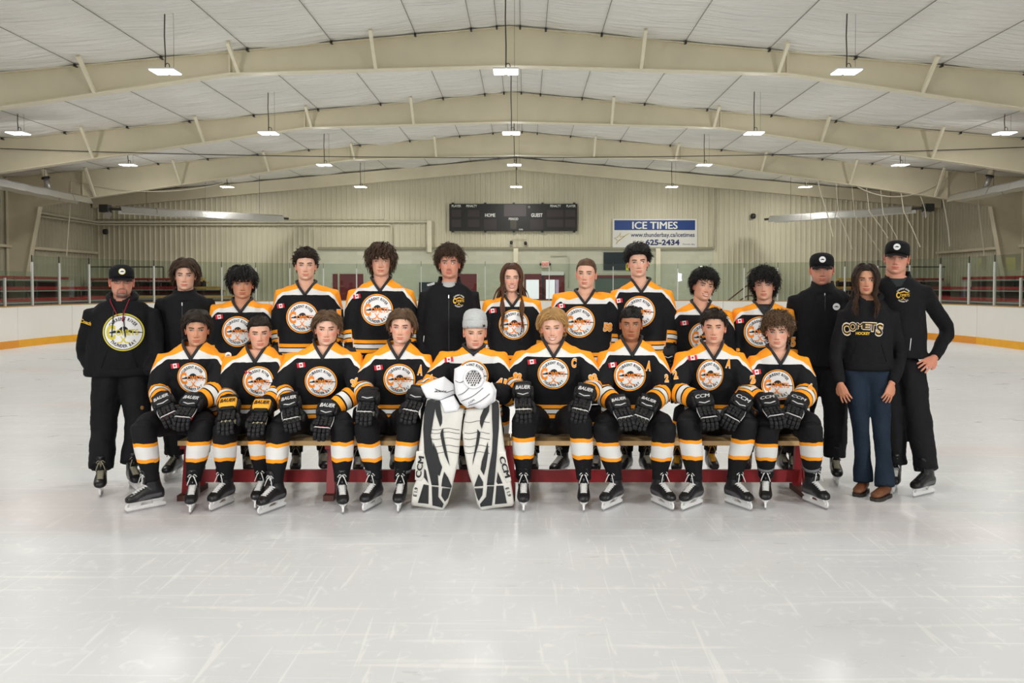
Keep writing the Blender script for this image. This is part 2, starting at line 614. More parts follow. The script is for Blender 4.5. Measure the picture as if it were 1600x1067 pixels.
def pipe(pts, r, lab):
    finish(MB().tube(pts, r, 8).obj('pipe', pipe_m, None, True), lab, 'pipe')


yp = yw - 0.14
pipe([(-SIDE + .2, 30.6, P(0, 345, yp).z), (-SIDE + .2, yp, P(150, 347, yp).z), P(668, 346, yp), P(668, 396, yp)], 0.055, 'thick cream pipe along the end wall turning down left of the scoreboard')
pipe([(-SIDE + .3, 30.6, P(0, 351, yp).z), (-SIDE + .3, yp, P(150, 351, yp).z), P(609, 351, yp), P(612, 354, yp), P(613, 400, yp)], 0.035, 'thinner cream pipe under the thick one, turning down sooner')
pipe([P(150, 343, yp), P(600, 342, yp), P(606, 344, yp), P(607, 352, yp)], 0.018, 'thin conduit just above the thick end wall pipe')
pipe([P(1115, 388, yp), P(1115, 262, yp)], 0.04, 'vertical cream pipe right of the blue and white sign')
pipe([P(860, 400, yw - .03), P(886, 399, yw - .03), P(888, 402, yw - .03), P(888, 450, yw - .03)], 0.02, 'thin conduit right of the exit sign')

# ---- scoreboard
def on_wall(px, py, off=0.0): return P(px, py, yw - 0.045 - off)


sb = empty('scoreboard', on_wall(802, 362))
finish(sb, 'long black hockey scoreboard with HOME, PERIOD and GUEST on the end wall', 'scoreboard')
inv = Vector(sb.location)
blackp = mat('scoreboard_black', lin(26, 25, 24), 0.45)
a, c = on_wall(703, 361), on_wall(902, 319)
yb = yw - 0.22
MB().box((0, -0.09, (a.z + c.z) / 2 - inv.z), ((c.x - a.x) / 2, 0.09, (c.z - a.z) / 2)).obj('cabinet', blackp, sb)
scale = (c.x - a.x) / 1385.0   # from the 1600-wide crop


def sbp(u, v):  # crop pixel -> local
    return Vector((a.x + (u - 90) * scale - inv.x, -0.186, c.z - (v - 95) * scale - inv.z))


win = mat('scoreboard_window', lin(52, 44, 46), 0.4)
win2 = mat('scoreboard_clock', lin(84, 76, 80), 0.5)
for (x0, y0, x1, y1, m_) in ((680, 105, 920, 230, win2), (462, 262, 600, 372, win), (962, 262, 1104, 372, win), (748, 275, 815, 368, mat('period_window', lin(72, 68, 60), 0.5)),
                             (290, 160, 412, 235, win), (290, 265, 412, 345, win), (1145, 160, 1320, 235, win), (1145, 265, 1320, 345, win), (115, 160, 215, 235, win), (1345, 160, 1450, 235, win), (115, 265, 215, 345, win), (1345, 265, 1450, 345, win)):
    p0, p1 = sbp(x0, y0), sbp(x1, y1)
    MB().box(((p0.x + p1.x) / 2, -0.18, (p0.z + p1.z) / 2), ((p1.x - p0.x) / 2, 0.012, (p0.z - p1.z) / 2)).obj('digit_window', m_, sb)
wl = mat('white_letters', lin(236, 236, 230), 0.5)
X, Z = Vector((1, 0, 0)), Vector((0, 0, 1))
for s, u, v, h, wd in (('PLAYER', 165, 118, 26, 100), ('PENALTY', 330, 118, 26, 115), ('HOME', 530, 217, 38, 112), ('GUEST', 1035, 217, 38, 124), ('PERIOD', 782, 258, 26, 102),
                       ('PENALTY', 1237, 118, 26, 115), ('PLAYER', 1405, 118, 26, 100), ('::', 950, 125, 26, 22), ('OES', 862, 372, 16, 45)):
    lt = MB(); lettering(lt, s, sbp(u, v), X, Z, h * scale, wd * scale, offset=0.03 if h > 30 else 0.012)
    lt.obj('lettering', wl, sb, False, False)
for u in (125, 475, 785, 1095, 1440):
    for v in (90, 394):
        p = sbp(u, v); MB().box((p.x, -0.1, p.z), (0.05, 0.05, 0.035)).obj('bracket', dark, sb)

# ---- ice times sign
sg = empty('banner', on_wall(1023, 386))
finish(sg, 'blue and white ICE TIMES sign with a phone number on the end wall', 'sign')
iv = Vector(sg.location)
a, c = on_wall(957, 386.5), on_wall(1089, 342)
scale2 = (c.x - a.x) / 1190.0


def sgp(u, v): return Vector((a.x + (u - 145) * scale2 - iv.x, -0.052, c.z - (v - 108) * scale2 - iv.z))


MB().box(((a.x + c.x) / 2 - iv.x, -0.015, (a.z + c.z) / 2 - iv.z), ((c.x - a.x) / 2, 0.03, (c.z - a.z) / 2)).obj('panel', mat('sign_white', lin(222, 222, 214), 0.4), sg)
p0, p1 = sgp(170, 128), sgp(1306, 266)
MB().box(((p0.x + p1.x) / 2, -0.045, (p0.z + p1.z) / 2), ((p1.x - p0.x) / 2, 0.004, (p0.z - p1.z) / 2)).obj('header_band', mat('sign_blue', lin(28, 62, 128), 0.4), sg)
l1 = MB(); lettering(l1, 'ICE TIMES', sgp(740, 197), X, Z, 102 * scale2, 640 * scale2, offset=0.024)
l1.obj('header_lettering', wl, sg, False, False)
navy = mat('sign_navy', lin(30, 42, 96), 0.4)
for s_, u, v, h, wd, of, shr in (('www.thunderbay.ca/icetimes', 850, 330, 62, 900, 0.015, 0), ('625-2434', 848, 437, 76, 480, 0.035, 0), ('Thunder Bay', 1218, 464, 18, 175, 0.0, 0.3)):
    l2 = MB(); lettering(l2, s_, sgp(u, v), X, Z, h * scale2, wd * scale2, offset=of, shear=shr)
    l2.obj('lettering', navy, sg, False, False)
bird = [(160, 382), (215, 360), (262, 300), (252, 360), (300, 352), (350, 322), (400, 302), (330, 345), (262, 400), (225, 425), (190, 478), (206, 410), (190, 398)]
MB().prism([(sgp(u, v).x, sgp(u, v).z) for u, v in bird][::-1], (0, -0.046, 0), X, Z, 0.004).obj('bird_emblem', mat('gold_line', lin(176, 150, 60), 0.4), sg)
bird2 = [(172, 384), (220, 368), (252, 325), (245, 368), (296, 360), (258, 390), (222, 412), (198, 448), (212, 404), (196, 392)]
MB().prism([(sgp(u, v).x, sgp(u, v).z) for u, v in bird2][::-1], (0, -0.052, 0), X, Z, 0.003).obj('bird_body', MATS['sign_white'], sg)

# ---- doors and windows on the block wall
maroon = mat('maroon_door', lin(112, 30, 34), 0.45, var=0.05)
glow = mat('daylight_pane', (1, 1, 1, 1), 0.3, emit=(0.86, 0.88, 1.0, 1), estr=1.5)


def wall_rect(name, x0, y0, x1, y1, m_, off, parent=None, th=0.03):
    p0, p1 = P(x0, y0, yw - off), P(x1, y1, yw - off)
    if y1 > 470: p1.z = 0.02
    return MB().box(((p0.x + p1.x) / 2, yw - off, (p0.z + p1.z) / 2), ((p1.x - p0.x) / 2, th, (p0.z - p1.z) / 2)).obj(name, m_, parent)


d1 = wall_rect('door_1', 819, 428, 882, 480, maroon, -0.01)
finish(d1, 'maroon double entrance door with bright glass', None, None, 'structure')
for x0, x1 in ((822, 842), (853, 867)):
    p0, p1 = P(x0, 437, yw - 0.04), P(x1, 466, yw - 0.04)
    wall_rect('door_glass', x0, 437, x1, 467, glow, 0.035, d1, 0.008)
wall_rect('door_glass', 868, 437, 873, 467, mat('pink_pane', (0.6, 0.45, 0.6, 1), 0.3, emit=(0.55, 0.4, 0.6, 1), estr=0.7), 0.035, d1, 0.008)
wall_rect('door_closer', 846, 424, 881, 430, white_pl, 0.06, d1, 0.05)
wall_rect('door_mullion', 847, 430, 850, 480, dark, 0.05, d1, 0.02)
for i, (x0, x1, lab) in enumerate(((520, 528, 'narrow maroon door leaf at the left of the block wall'), (531, 568, 'wide maroon door behind the tall player, left of the block wall'), (712, 745, 'maroon door right of the dark jacketed curly haired man'))):
    dd = wall_rect('door_%d' % (i + 2), x0, 428, x1, 480, maroon, -0.01)
    finish(dd, lab, None, None, 'structure')
    wall_rect('door_frame', x1, 426, x1 + 1.2, 480, cream_lo, 0.0, dd, 0.03)
    wall_rect('door_knob', x1 - 3, 459, x1 - 2, 461, alu, 0.03, dd, 0.03)
glassd = mat('dark_glass', lin(28, 42, 42), 0.08, spec=0.8)
w1 = finish(wall_rect('window_1', 655, 441, 690, 470, glassd, 0.0), 'dark low window beside the maroon door', None, None, 'structure')
w2 = finish(wall_rect('window_2', 943, 394, 1000, 422, glassd, 0.0), 'dark upper window with a yellow notice', None, None, 'structure')
wall_rect('yellow_notice', 978, 402, 993, 422, mat('yellow_paper', lin(235, 225, 20), 0.5), 0.035, w2, 0.004)
w3 = finish(wall_rect('window_3', 930, 434, 1000, 470, mat('grey_glass', lin(96, 108, 98), 0.15), 0.0), 'wide grey green serving window', None, None, 'structure')
wall_rect('lintel', 928, 430, 1002, 434, maroon, 0.03, w3, 0.04)
ex = empty('exit_sign', P(852, 420, yw)); finish(ex, 'small red and white EXIT sign over the maroon entrance', 'sign')
ei = Vector(ex.location)
pq = P(852, 413, yw - 0.1)
MB().box((0, -0.06, pq.z - ei.z), (0.16, 0.09, 0.14)).obj('housing', mat('exit_face', lin(230, 200, 185), 0.4, emit=(1, 0.75, 0.65, 1), estr=0.25), ex)
m_ = MB(); lettering(m_, 'EXIT', (0, -0.153, pq.z - ei.z), X, Z, 0.15, 0.27, offset=0.02)
m_.obj('lettering', mat('exit_red', lin(225, 50, 40), 0.4, emit=(1, 0.05, 0.03, 1), estr=0.5), ex, False, False)
for s in (-1, 1):
    MB().tube([(s * 0.16, -0.1, pq.z - ei.z), (s * 0.22, -0.14, pq.z - ei.z)], [0.03, 0.06], 8).obj('lamp_head', dark, ex)
# security cameras above
cl = empty('emergency_lamp', P(805, 386, yw)); finish(cl, 'twin dark spot lamps on a curved conduit beneath the scoreboard', 'lamp')
ci = Vector(cl.location)
q = [P(799, 378, yw - 0.1), P(800, 374, yw - 0.1), P(810, 372, yw - 0.1), P(820, 374, yw - 0.1), P(821, 379, yw - 0.1)]
MB().tube([p - ci for p in q], 0.015, 6).obj('conduit', pipe_m, cl)
for p in (q[0], q[-1]):
    MB().pad(p - ci + Vector((0, -0.05, -0.03)), (0.07, 0.09, 0.08), e=0.7).obj('lamp_head', dark, cl, True)
lb = empty('alarm_box', P(591, 403, yw)); finish(lb, 'small maroon alarm box high on the block wall', 'alarm')
MB().box((0, -0.05, 0), (0.08, 0.05, 0.07)).obj('box', maroon, lb)
MB().box((0, -0.105, 0), (0.05, 0.005, 0.02)).obj('plate', cream, lb)
# stray wall box by the blade of the net camera
for (px, py, lab) in ((1176, 338, 'dark round speaker high on the ribbed wall'), (166, 362, 'small dark box on the left of the ribbed wall')):
    s_ = empty('speaker', P(px, py, yw - 0.05)); finish(s_, lab, 'speaker')
    MB().pad((0, -0.08, 0), (0.11, 0.09, 0.12), e=0.7).obj('housing', dark, s_, True)
    MB().bar((0, 0.05, 0.02), (0, -0.06, 0.0), 0.03, 0.03).obj('bracket', dark, s_)

# ---- boards and glass round the rink end
path = []   # (x, y) along the inner face, left side -> round the end -> right side
LS = [(-HALF, y) for y in np.arange(2.0, END_Y - RC - 0.01, 1.22)]
yS = END_Y - RC


def board_point(s):
    """s measured from the start of the left corner; negative = back along the left side"""
    A = math.pi / 2 * RC
    E = 2 * (HALF - RC)
    if s < 0: return Vector((-HALF, yS + s, 0)), Vector((1, 0, 0))
    if s < A:
        t = s / RC
        return Vector((-HALF + RC - RC * math.cos(t), yS + RC * math.sin(t), 0)), Vector((math.cos(t), -math.sin(t), 0))
    if s < A + E: return Vector((-HALF + RC + (s - A), END_Y, 0)), Vector((0, -1, 0))
    if s < 2 * A + E:
        t = (s - A - E) / RC
        return Vector((HALF - RC + RC * math.sin(t), yS + RC * math.cos(t), 0)), Vector((-math.sin(t), -math.cos(t), 0))
    return Vector((HALF, yS - (s - 2 * A - E), 0)), Vector((-1, 0, 0))


TOT = math.pi * RC + 2 * (HALF - RC)
bd = empty('rink_boards', (0, END_Y, 0))
finish(bd, 'white dasher boards with yellow kick plate and clear glass round the rink end', 'barrier')
O = Vector((0, END_Y, 0))
glass = bpy.data.materials.new('rink_glass'); glass.use_nodes = True
nt = glass.node_tree; N = nt.nodes; L = nt.links
for n_ in list(N):
    if n_.type != 'OUTPUT_MATERIAL': N.remove(n_)
tr = N.new('ShaderNodeBsdfTransparent'); tr.inputs[0].default_value = (0.86, 0.905, 0.875, 1)
gl = N.new('ShaderNodeBsdfGlossy'); gl.inputs['Roughness'].default_value = 0.02; gl.inputs[0].default_value = (0.9, 0.95, 0.92, 1)
fr_ = N.new('ShaderNodeLayerWeight'); fr_.inputs['Blend'].default_value = 0.5
pw_ = N.new('ShaderNodeMath'); pw_.operation = 'POWER'; pw_.inputs[1].default_value = 5.0
mt_ = N.new('ShaderNodeMath'); mt_.operation = 'MULTIPLY_ADD'; mt_.inputs[1].default_value = 0.92; mt_.inputs[2].default_value = 0.035
L.new(fr_.outputs['Facing'], pw_.inputs[0])
mx = N.new('ShaderNodeMixShader')
L.new(pw_.outputs[0], mt_.inputs[0]); L.new(mt_.outputs[0], mx.inputs[0]); L.new(tr.outputs[0], mx.inputs[1]); L.new(gl.outputs[0], mx.inputs[2])
L.new(mx.outputs[0], N['Material Output'].inputs[0])
post_m = mat('glass_post', lin(205, 205, 200), 0.4)
step = 2.44
cap_m = mat('cap_rail', lin(176, 138, 84), 0.5)


def strip(s0, s1, z0, z1, d0, d1, k):
    """curved solid strip along the boards"""
    m_ = MB(); R = []
    for i in range(k + 1):
        p, n = board_point(s0 + (s1 - s0) * i / k)
        a_ = p - n * d0 - O; b_ = p - n * d1 - O
        R.append([a_ + Vector((0, 0, z0)), b_ + Vector((0, 0, z0)), b_ + Vector((0, 0, z1)), a_ + Vector((0, 0, z1))])
    return m_.loft(R)


s = -18.0 + 0.02
kx = 0
while s < TOT + 18:
    s1 = min(s + step, TOT + 18)
    k = 1 if (s1 <= 0 or s > TOT or (math.pi / 2 * RC < s and s1 < TOT - math.pi / 2 * RC)) else 5
    strip(s + 0.006, s1 - 0.006, 0.0, BZ - 0.03, 0.0, 0.09, k).obj('board_panel', white_pl, bd)
    strip(s + 0.003, s1 - 0.003, 0.0, 0.20, -0.014, 0.001, k).obj('kick_plate', yellow_k if kx % 3 else mat('kick_orange', lin(228, 150, 30), 0.4), bd)
    strip(s, s1, BZ - 0.03, BZ, -0.01, 0.12, k).obj('cap_rail', cap_m, bd)
    s = s1; kx += 1
GH = 2.5
s = -16.0
ee = (math.pi / 2 * RC, TOT - math.pi / 2 * RC)
while s < TOT + 16 - 0.01:
    end = ee[0] + 0.3 < s + 0.6 < ee[1] - 0.3
    s1 = s + 1.22
    gh = GH if not (s < -1.3 or s > TOT + 0.3) else 2.05
    m_ = strip(s + 0.02, s1 - 0.02, BZ, gh, 0.05, 0.056, 1 if end or s < 0 or s > TOT else 3)
    m_.obj('glass_pane', glass, bd)
    p, n = board_point(s)
    pm = MB()
    pw = 0.022 if not end else 0.012
    q_ = p - n * 0.05 - O
    ph = gh - 0.18 if not end else gh - 0.1
    t_ = Vector((n.y, -n.x, 0))
    Rm = Matrix((t_, n, Vector((0, 0, 1)))).transposed()
    pm.box(q_ + Vector((0, 0, (BZ + ph) / 2)), (pw, 0.03, (ph - BZ) / 2), 0, Rm)
    pm.obj('glass_post', post_m, bd)
    if gh > 2.2:
        MB().box(q_ + Vector((0, 0, ph + 0.09)), (0.008, 0.012, 0.1), 0, Rm).obj('glass_clip', dark, bd)
    s = s1

# ---- bleachers in both corners and along the sides
tiers = [(32.9, 0.85), (33.7, 1.22), (34.5, 1.58), (35.3, 1.94)]
ends_px = [425, 372, 345, 318]
ends_pxr = [1212, 1262, 1290, 1310]
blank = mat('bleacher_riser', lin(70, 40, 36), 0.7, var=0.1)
grey_edge = mat('grey_edge', lin(150, 150, 145), 0.5)
for s, lab in ((-1, 'dark red tiered bleachers in the left corner behind the glass'), (1, 'dark red tiered bleachers in the right corner behind the glass')):
    bl = empty('bleacher', (s * 17, 34.5, 0)); finish(bl, lab, 'bleachers')
    o3 = Vector(bl.location)
    for k, (y, z) in enumerate(tiers):
        xe = P(ends_px[k] if s < 0 else ends_pxr[k], 440, y).x
        x0, x1 = (-18.1, xe) if s < 0 else (xe, 18.1)
        n = 5
        for i in range(n):
            a_, b_ = x0 + (x1 - x0) * i / n, x0 + (x1 - x0) * (i + 1) / n
            last = (i == n - 1) if s < 0 else (i == 0)
            yel = last or (k == 1 and i == 2)
            MB().box(((a_ + b_) / 2 - o3.x, y + 0.12 - o3.y, z), ((b_ - a_) / 2 - 0.01, 0.16, 0.05)).obj('seat_plank', wood_y if yel else red_p, bl)
            MB().box(((a_ + b_) / 2 - o3.x, y - 0.06 - o3.y, z - 0.09), ((b_ - a_) / 2 - 0.01, 0.012, 0.02)).obj('seat_edge', grey_edge, bl)
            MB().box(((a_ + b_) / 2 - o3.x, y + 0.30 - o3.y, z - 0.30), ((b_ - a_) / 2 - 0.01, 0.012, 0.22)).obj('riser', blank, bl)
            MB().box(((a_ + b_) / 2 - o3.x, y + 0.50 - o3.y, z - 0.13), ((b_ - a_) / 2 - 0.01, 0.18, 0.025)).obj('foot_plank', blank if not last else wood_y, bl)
        for i in range(7):
            xx = x0 + 0.05 + (x1 - x0 - 0.1) * i / 6
            MB().box((xx - o3.x, y + 0.15 - o3.y, (z - 0.05) / 2), (0.03, 0.05, (z - 0.05) / 2)).obj('support', dark, bl)
    # top rail
    xa, xb = (P(72, 417, 35.9).x, P(255, 417, 35.9).x) if s < 0 else (P(1360, 414, 35.9).x, P(1545, 414, 35.9).x)
    zt = P(72, 417, 35.9).z
    MB().box(((xa + xb) / 2 - o3.x, 35.9 - o3.y, zt), ((xb - xa) / 2, 0.02, 0.025)).obj('back_rail', dark, bl)
    for i in range(4):
        xx = xa + (xb - xa) * i / 3
        MB().box((xx - o3.x, 35.9 - o3.y, zt / 2), (0.015, 0.015, zt / 2)).obj('rail_post', dark, bl)
    # side bleachers
    b2 = empty('bleacher', (s * 16.5, 24, 0)); finish(b2, 'dark red tiered bleachers along the %s side wall behind the glass' % ('left' if s < 0 else 'right'), 'bleachers')
    o4 = Vector(b2.location)
    for k, (dx, z) in enumerate(((0, 0.85), (0.8, 1.22), (1.6, 1.58), (2.4, 1.94))):
        xx = s * (14.6 + dx)
        for i in range(6):
            ya = 11.0 + i * 3.4
            MB().box((xx - o4.x, ya + 1.7 - o4.y, z), (0.16, 1.68, 0.05)).obj('seat_plank', red_p, b2)
            MB().box((xx - s * 0.17 - o4.x, ya + 1.7 - o4.y, z - 0.09), (0.012, 1.68, 0.02)).obj('seat_edge', grey_edge, b2)
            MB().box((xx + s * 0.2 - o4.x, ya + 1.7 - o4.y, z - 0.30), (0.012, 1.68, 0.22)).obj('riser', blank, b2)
            MB().box((xx - o4.x, ya + 0.3 - o4.y, z / 2 - 0.03), (0.05, 0.03, z / 2 - 0.03)).obj('support', dark, b2)
# boards leaning on the right bleachers
for (x0, y0, x1, y1, d_, m_, lab) in ((1496, 406, 1508, 432, 35.0, wood_y, 'yellow plywood sheet leaning on the right bleachers'), (1544, 418, 1556, 447, 34.0, mat('blue_tarp', lin(44, 62, 84), 0.7), 'dark blue sheet leaning on the right bleachers')):
    a_, b_ = P(x0, y1, d_), P(x1, y0, d_)
    sh_ = empty('leaning_sheet', (a_.x, d_, a_.z)); finish(sh_, lab, 'board')
    MB().bar(((b_.x - a_.x) / 2, 0, 0), ((b_.x - a_.x) / 2, 0.22, b_.z - a_.z), b_.x - a_.x, 0.02, up=(0, 1, 0)).obj('sheet', m_, sh_)
    MB().bar(((b_.x - a_.x) / 2, -0.02, 0), ((b_.x - a_.x) / 2, -0.02, -0.3), 0.05, 0.03, up=(0, 1, 0)).obj('prop', dark, sh_)
# stair rail at the right
rl = empty('stair_rail', P(1190, 470, 33.2)); finish(rl, 'rust coloured stair handrail behind the glass right of the tall player', 'handrail')
ro = Vector(rl.location)
rust = mat('rust_rail', lin(92, 50, 38), 0.5)
d = 33.2
MB().tube([P(1137, 470, d) - ro, P(1166, 447, d) - ro, P(1215, 447, d) - ro], 0.028, 6).obj('top_rail', rust, rl)
MB().tube([P(1155, 470, d) - ro, P(1168, 462, d) - ro, P(1215, 462, d) - ro], 0.025, 6).obj('lower_rail', rust, rl)
for px in (1169, 1200):
    t = P(px, 447, d) - ro
    MB().tube([t, Vector((t.x, 0, -ro.z))], 0.028, 6).obj('rail_post', rust, rl)

# ---- foil heater hoods
def heater(a, b, lab, burner=True, flip=1):
    a, b = Vector(a), Vector(b)
    h = empty('tube_heater', a); finish(h, lab, 'heater')
    d_ = (b - a); L_ = d_.length; d_.normalize()
    side = d_.cross(Vector((0, 0, 1))).normalized() * flip
    m_ = MB(); R = []
    prof = [(-0.30, -0.16), (-0.20, 0.06), (-0.08, 0.12), (0.08, 0.12), (0.20, 0.06), (0.30, -0.16), (0.27, -0.16), (0.18, 0.03), (0.07, 0.09), (-0.07, 0.09), (-0.18, 0.03), (-0.27, -0.16)]
    nseg = max(2, int(L_ / 1.2))
    rnd = random.Random(5)
    for i in range(nseg):
        m2 = MB()
        R = []
        for q in (i + 0.004, i + 0.35, i + 0.65, i + 0.996):
            c_ = d_ * (L_ * q / nseg)
            jx, jz = rnd.uniform(-.012, .012), rnd.uniform(-.012, .012)
            R.append([c_ + side * (u + jx) + Vector((0, 0, w_ + jz)) for u, w_ in prof])
        m2.loft(R).obj('reflector', foil, h)
    MB().tube([Vector((0, 0, 0)) - d_ * 0.3, d_ * (L_ + 0.3)], 0.05, 8).obj('burner_tube', mat('burner', (0.12, 0.11, 0.1, 1), 0.4, 0.5), h, True)
    if burner:
        MB().box(d_ * -0.5, (0.16, 0.16, 0.14)).obj('burner_box', dark, h)
        MB().box(d_ * -0.35 + Vector((0, -0.15, -0.22)), (0.12, 0.01, 0.12), 0, Matrix.Rotation(0.8, 3, 'Y')).obj('baffle', mat('galv', (0.6, 0.6, 0.6, 1), 0.35, 0.7), h)
    for q in (0.15, 0.5, 0.85):
        c_ = d_ * (L_ * q)
        top = roof_z((a + c_).x) - (a + c_).z
        MB().tube([c_ + Vector((0, 0, 0.1)), c_ + Vector((0, 0, top))], 0.008, 4).obj('hanger', wire_m, h)


heater(P(133, 312, 30.0) , (-15.3, 13.0, P(133, 312, 30.0).z), 'long foil covered tube heater running along the left side', False)
heater(P(187, 327, 31.6), P(440, 341, 35.6), 'silver foil tube heater angled across the left corner', True)
heater(P(1492, 309, 29.6), (15.4, 13.0, P(1492, 309, 29.6).z), 'long foil covered tube heater running along the right side', False)
heater(P(1428, 326, 31.2), P(1205, 342, 35.2), 'silver foil tube heater angled across the right corner', True)
# exhaust flues
for (x0, y0, x1, y1, d, lab) in ((66, 262, 78, 298, 29.5, 'silver flue pipe rising from the left heater'), (1551, 262, 1541, 292, 29.5, 'silver flue pipe rising from the right heater')):
    t, b_ = P(x0, y0, d), P(x1, y1, d)
    f = empty('flue_pipe', b_); finish(f, lab, 'flue')
    MB().tube([Vector((0, 0, 0)), (t - b_) * 0.55], 0.09, 10).obj('pipe', MATS.get('galv') or alu, f, True)
    MB().tube([(t - b_) * 0.55, (t - b_) * 1.0, (t - b_) + Vector((0, 0, 0.5))], 0.10, 10).obj('sleeve', cream_lo, f, True)
    MB().tube([(t - b_) * 0.53, (t - b_) * 0.58], 0.14, 10).obj('collar', dark, f, True)

# ---- ropes, cable, netting remains
rope_m = mat('rope', lin(214, 208, 188), 0.7)


def rope(pts, r, lab, m_=None, cat='rope'):
    finish(MB().tube(pts, r, 5).obj('rope' if cat == 'rope' else 'cable', m_ or rope_m), lab, cat)


def sagline(a, b, sag, n=14):
    a, b = Vector(a), Vector(b)
    return [a.lerp(b, i / n) - Vector((0, 0, sag * 4 * (i / n) * (1 - i / n))) for i in range(n + 1)]


rope(sagline(P(0, 232, 24.0), P(1600, 230, 24.0), 0.28, 30), 0.013, 'thin dark cable stretched across the whole rink under the beams', wire_m, 'cable')
rope(sagline(P(112, 282, 30.2), P(350, 286, 30.2), 0.35), 0.014, 'pale slack rope along the beam at the left')
rope([P(112, 282, 30.2), P(109, 330, 30.2), P(104, 400, 30.2)], 0.016, 'pale rope hanging straight down in the left corner')
rope(sagline(P(1340, 292, 30.2), P(1505, 257, 30.2), 0.7), 0.018, 'pale slack rope looping below the right beam')
rope([P(1523, 258, 30.2), P(1530, 330, 30.2), P(1538, 400, 30.2)], 0.018, 'pale rope hanging at the far right post')
for i, (x0, y0, x1, y1, r) in enumerate(((1261, 290, 1267, 345, .012), (1282, 300, 1302, 370, .022), (1310, 335, 1332, 390, .012), (1358, 330, 1388, 372, .012),
                                         (1380, 335, 1402, 372, .012), (1412, 330, 1438, 386, .018), (1477, 330, 1484, 385, .020), (1442, 316, 1447, 340, .012), (1335, 335, 1376, 395, .008))):
    a0 = P(x0, y0, 30.3)
    rope([Vector((a0.x - .1, 30.3, frame_bottom(a0.x - .1) - .01)), a0, P((x0 + x1) / 2 + 1, (y0 + y1) / 2, 30.35), P(x1, y1, 30.35)], r,
         ['thin net cord hanging under the far right lamp', 'bright twisted net cord left of the right foil heater', 'short net cord under the middle of the right foil heater', 'slanting net cord above the capped tall man, left one',
          'slanting net cord above the capped tall man, right one', 'thick slanting net cord right of the tall capped man', 'pale net cord dropping from the right burner box', 'short cord end hanging at the right foil heater tip',
          'faint long net cord behind the right foil heater'][i])

# ---- ceiling lamps
lamp_e = mat('lamp_panel', (1, 1, 1, 1), 0.3, emit=(1.0, 0.985, 0.95, 1), estr=14.0)
hous = mat('lamp_housing', lin(225, 225, 220), 0.4)


def lamp_proto():
    r = empty('ceiling_light', (0, 0, 0))
    MB().box((0, 0, 0.03), (0.235, 0.20, 0.014)).obj('housing', hous, r)
    for s in (-1, 1):
        MB().box((s * 0.128, 0, 0.006), (0.092, 0.19, 0.006)).obj('lamp_panel', lamp_e, r)
    pts = [(0.04 * math.cos(t) + 0.04, 0, 0.11 + 0.06 * math.sin(t)) for t in np.linspace(0, 2 * math.pi, 12)]
    MB().tube(pts, 0.008, 5).obj('hook', wire_m, r)
    MB().tube([(0, 0, 0.05), (0.004, 0, 0.3), (-0.01, 0, 0.6), (0, 0, 1.0)], 0.012, 6).obj('cable', wire_m, r)
    MB().tube([(0.16, 0, 0.05), (0.16, 0, 0.98), (0.10, 0, 1.0)], 0.003, 4).obj('safety_wire', wire_m, r)
    return r


def copy_thing(o, parent=None):
    c = o.copy(); COL.objects.link(c); c.parent = parent
    for ch in o.children: copy_thing(ch, c)
    return c


proto = lamp_proto()
first = True
names = {0: 'centre row', -1: 'inner left row', 1: 'inner right row', -2: 'outer left row', 2: 'outer right row'}
order = {15.5: 'nearest lamp in view', 21.7: 'second lamp back', 27.7: 'third lamp back', 33.8: 'farthest lamp'}
for y in (-9.0, -3.0, 3.1, 9.3, 15.5, 21.7, 27.7, 33.8):
    for rw in (-2, -1, 0, 1, 2):
        if y < 9 and rw in (-2, 2): continue
        x = {0: 0.0, 1: 6.3, 2: 12.8}[abs(rw)] * (1 if rw > 0 else -1)
        if y == 33.8 and abs(rw) == 2: x = math.copysign(11.7, rw)
        z = 5.6 if y < 25 else 5.65
        if y in (-9.0, -3.0, 3.1, 9.3):
            lab = None
        o = proto if first else copy_thing(proto)
        first = False
        o.location = (x, y, z)
        lab = '%s of the hanging twin panel lamps, %s' % (names[rw], order.get(y) or {-9.0: 'farthest behind the camera', -3.0: 'just behind the camera', 3.1: 'over the camera', 9.3: 'over the players'}[y])
        finish(o, lab, 'lamp', 'hanging arena lamps')
        zz = roof_z(x) - z
        for ch in o.children:
            if ch.name.startswith('cable') or ch.name.startswith('safety'): ch.scale = (1, 1, zz)
        hx = 0.0 if y < 15 else 0.0
        for s in (-1, 1):
            area_light('lamp_light', (x + s * .128, y, z - 0.004), (x + s * .128, y, 0), LAMP_POWER, 0.17, 0.36, (1.0, 0.97, 0.93))
        pl = bpy.data.lights.new('lamp_spill', 'POINT'); pl.energy = SPILL_POWER; pl.shadow_soft_size = 0.06; pl.color = (1.0, 0.97, 0.93)
        po_ = bpy.data.objects.new('lamp_spill', pl); COL.objects.link(po_); po_.location = (x, y, z - 0.12)
# ================================================================ PEOPLE: shared builders
ORANGE, WHITE, BLACK = lin(252, 160, 36), (0.74, 0.74, 0.72, 1), (0.0065, 0.0065, 0.0080, 1)
blackcloth = mat('black_cloth', BLACK, 0.8, spec=0.22, bump=0.25, bscale=40)
blackknit = mat('black_pants', (0.0065, 0.0065, 0.0085, 1), 0.8, spec=0.25, bump=0.25, bscale=30)
denim = mat('denim', lin(30, 42, 56), 0.85, spec=0.2, bump=0.3, bscale=90, var=0.25, vscale=6)
whitecloth = mat('white_print', (0.84, 0.84, 0.84, 1), 0.6)
orangecloth = mat('orange_print', ORANGE, 0.6)
orange2 = mat('orange_letter', lin(244, 140, 26), 0.6)
blackprint = mat('black_print', (0.014, 0.014, 0.016, 1), 0.7)
yellowprint = mat('yellow_print', lin(214, 200, 60), 0.6)
goldprint = mat('gold_print', lin(240, 190, 60), 0.6)
redprint = mat('flag_red', lin(205, 22, 40), 0.6)
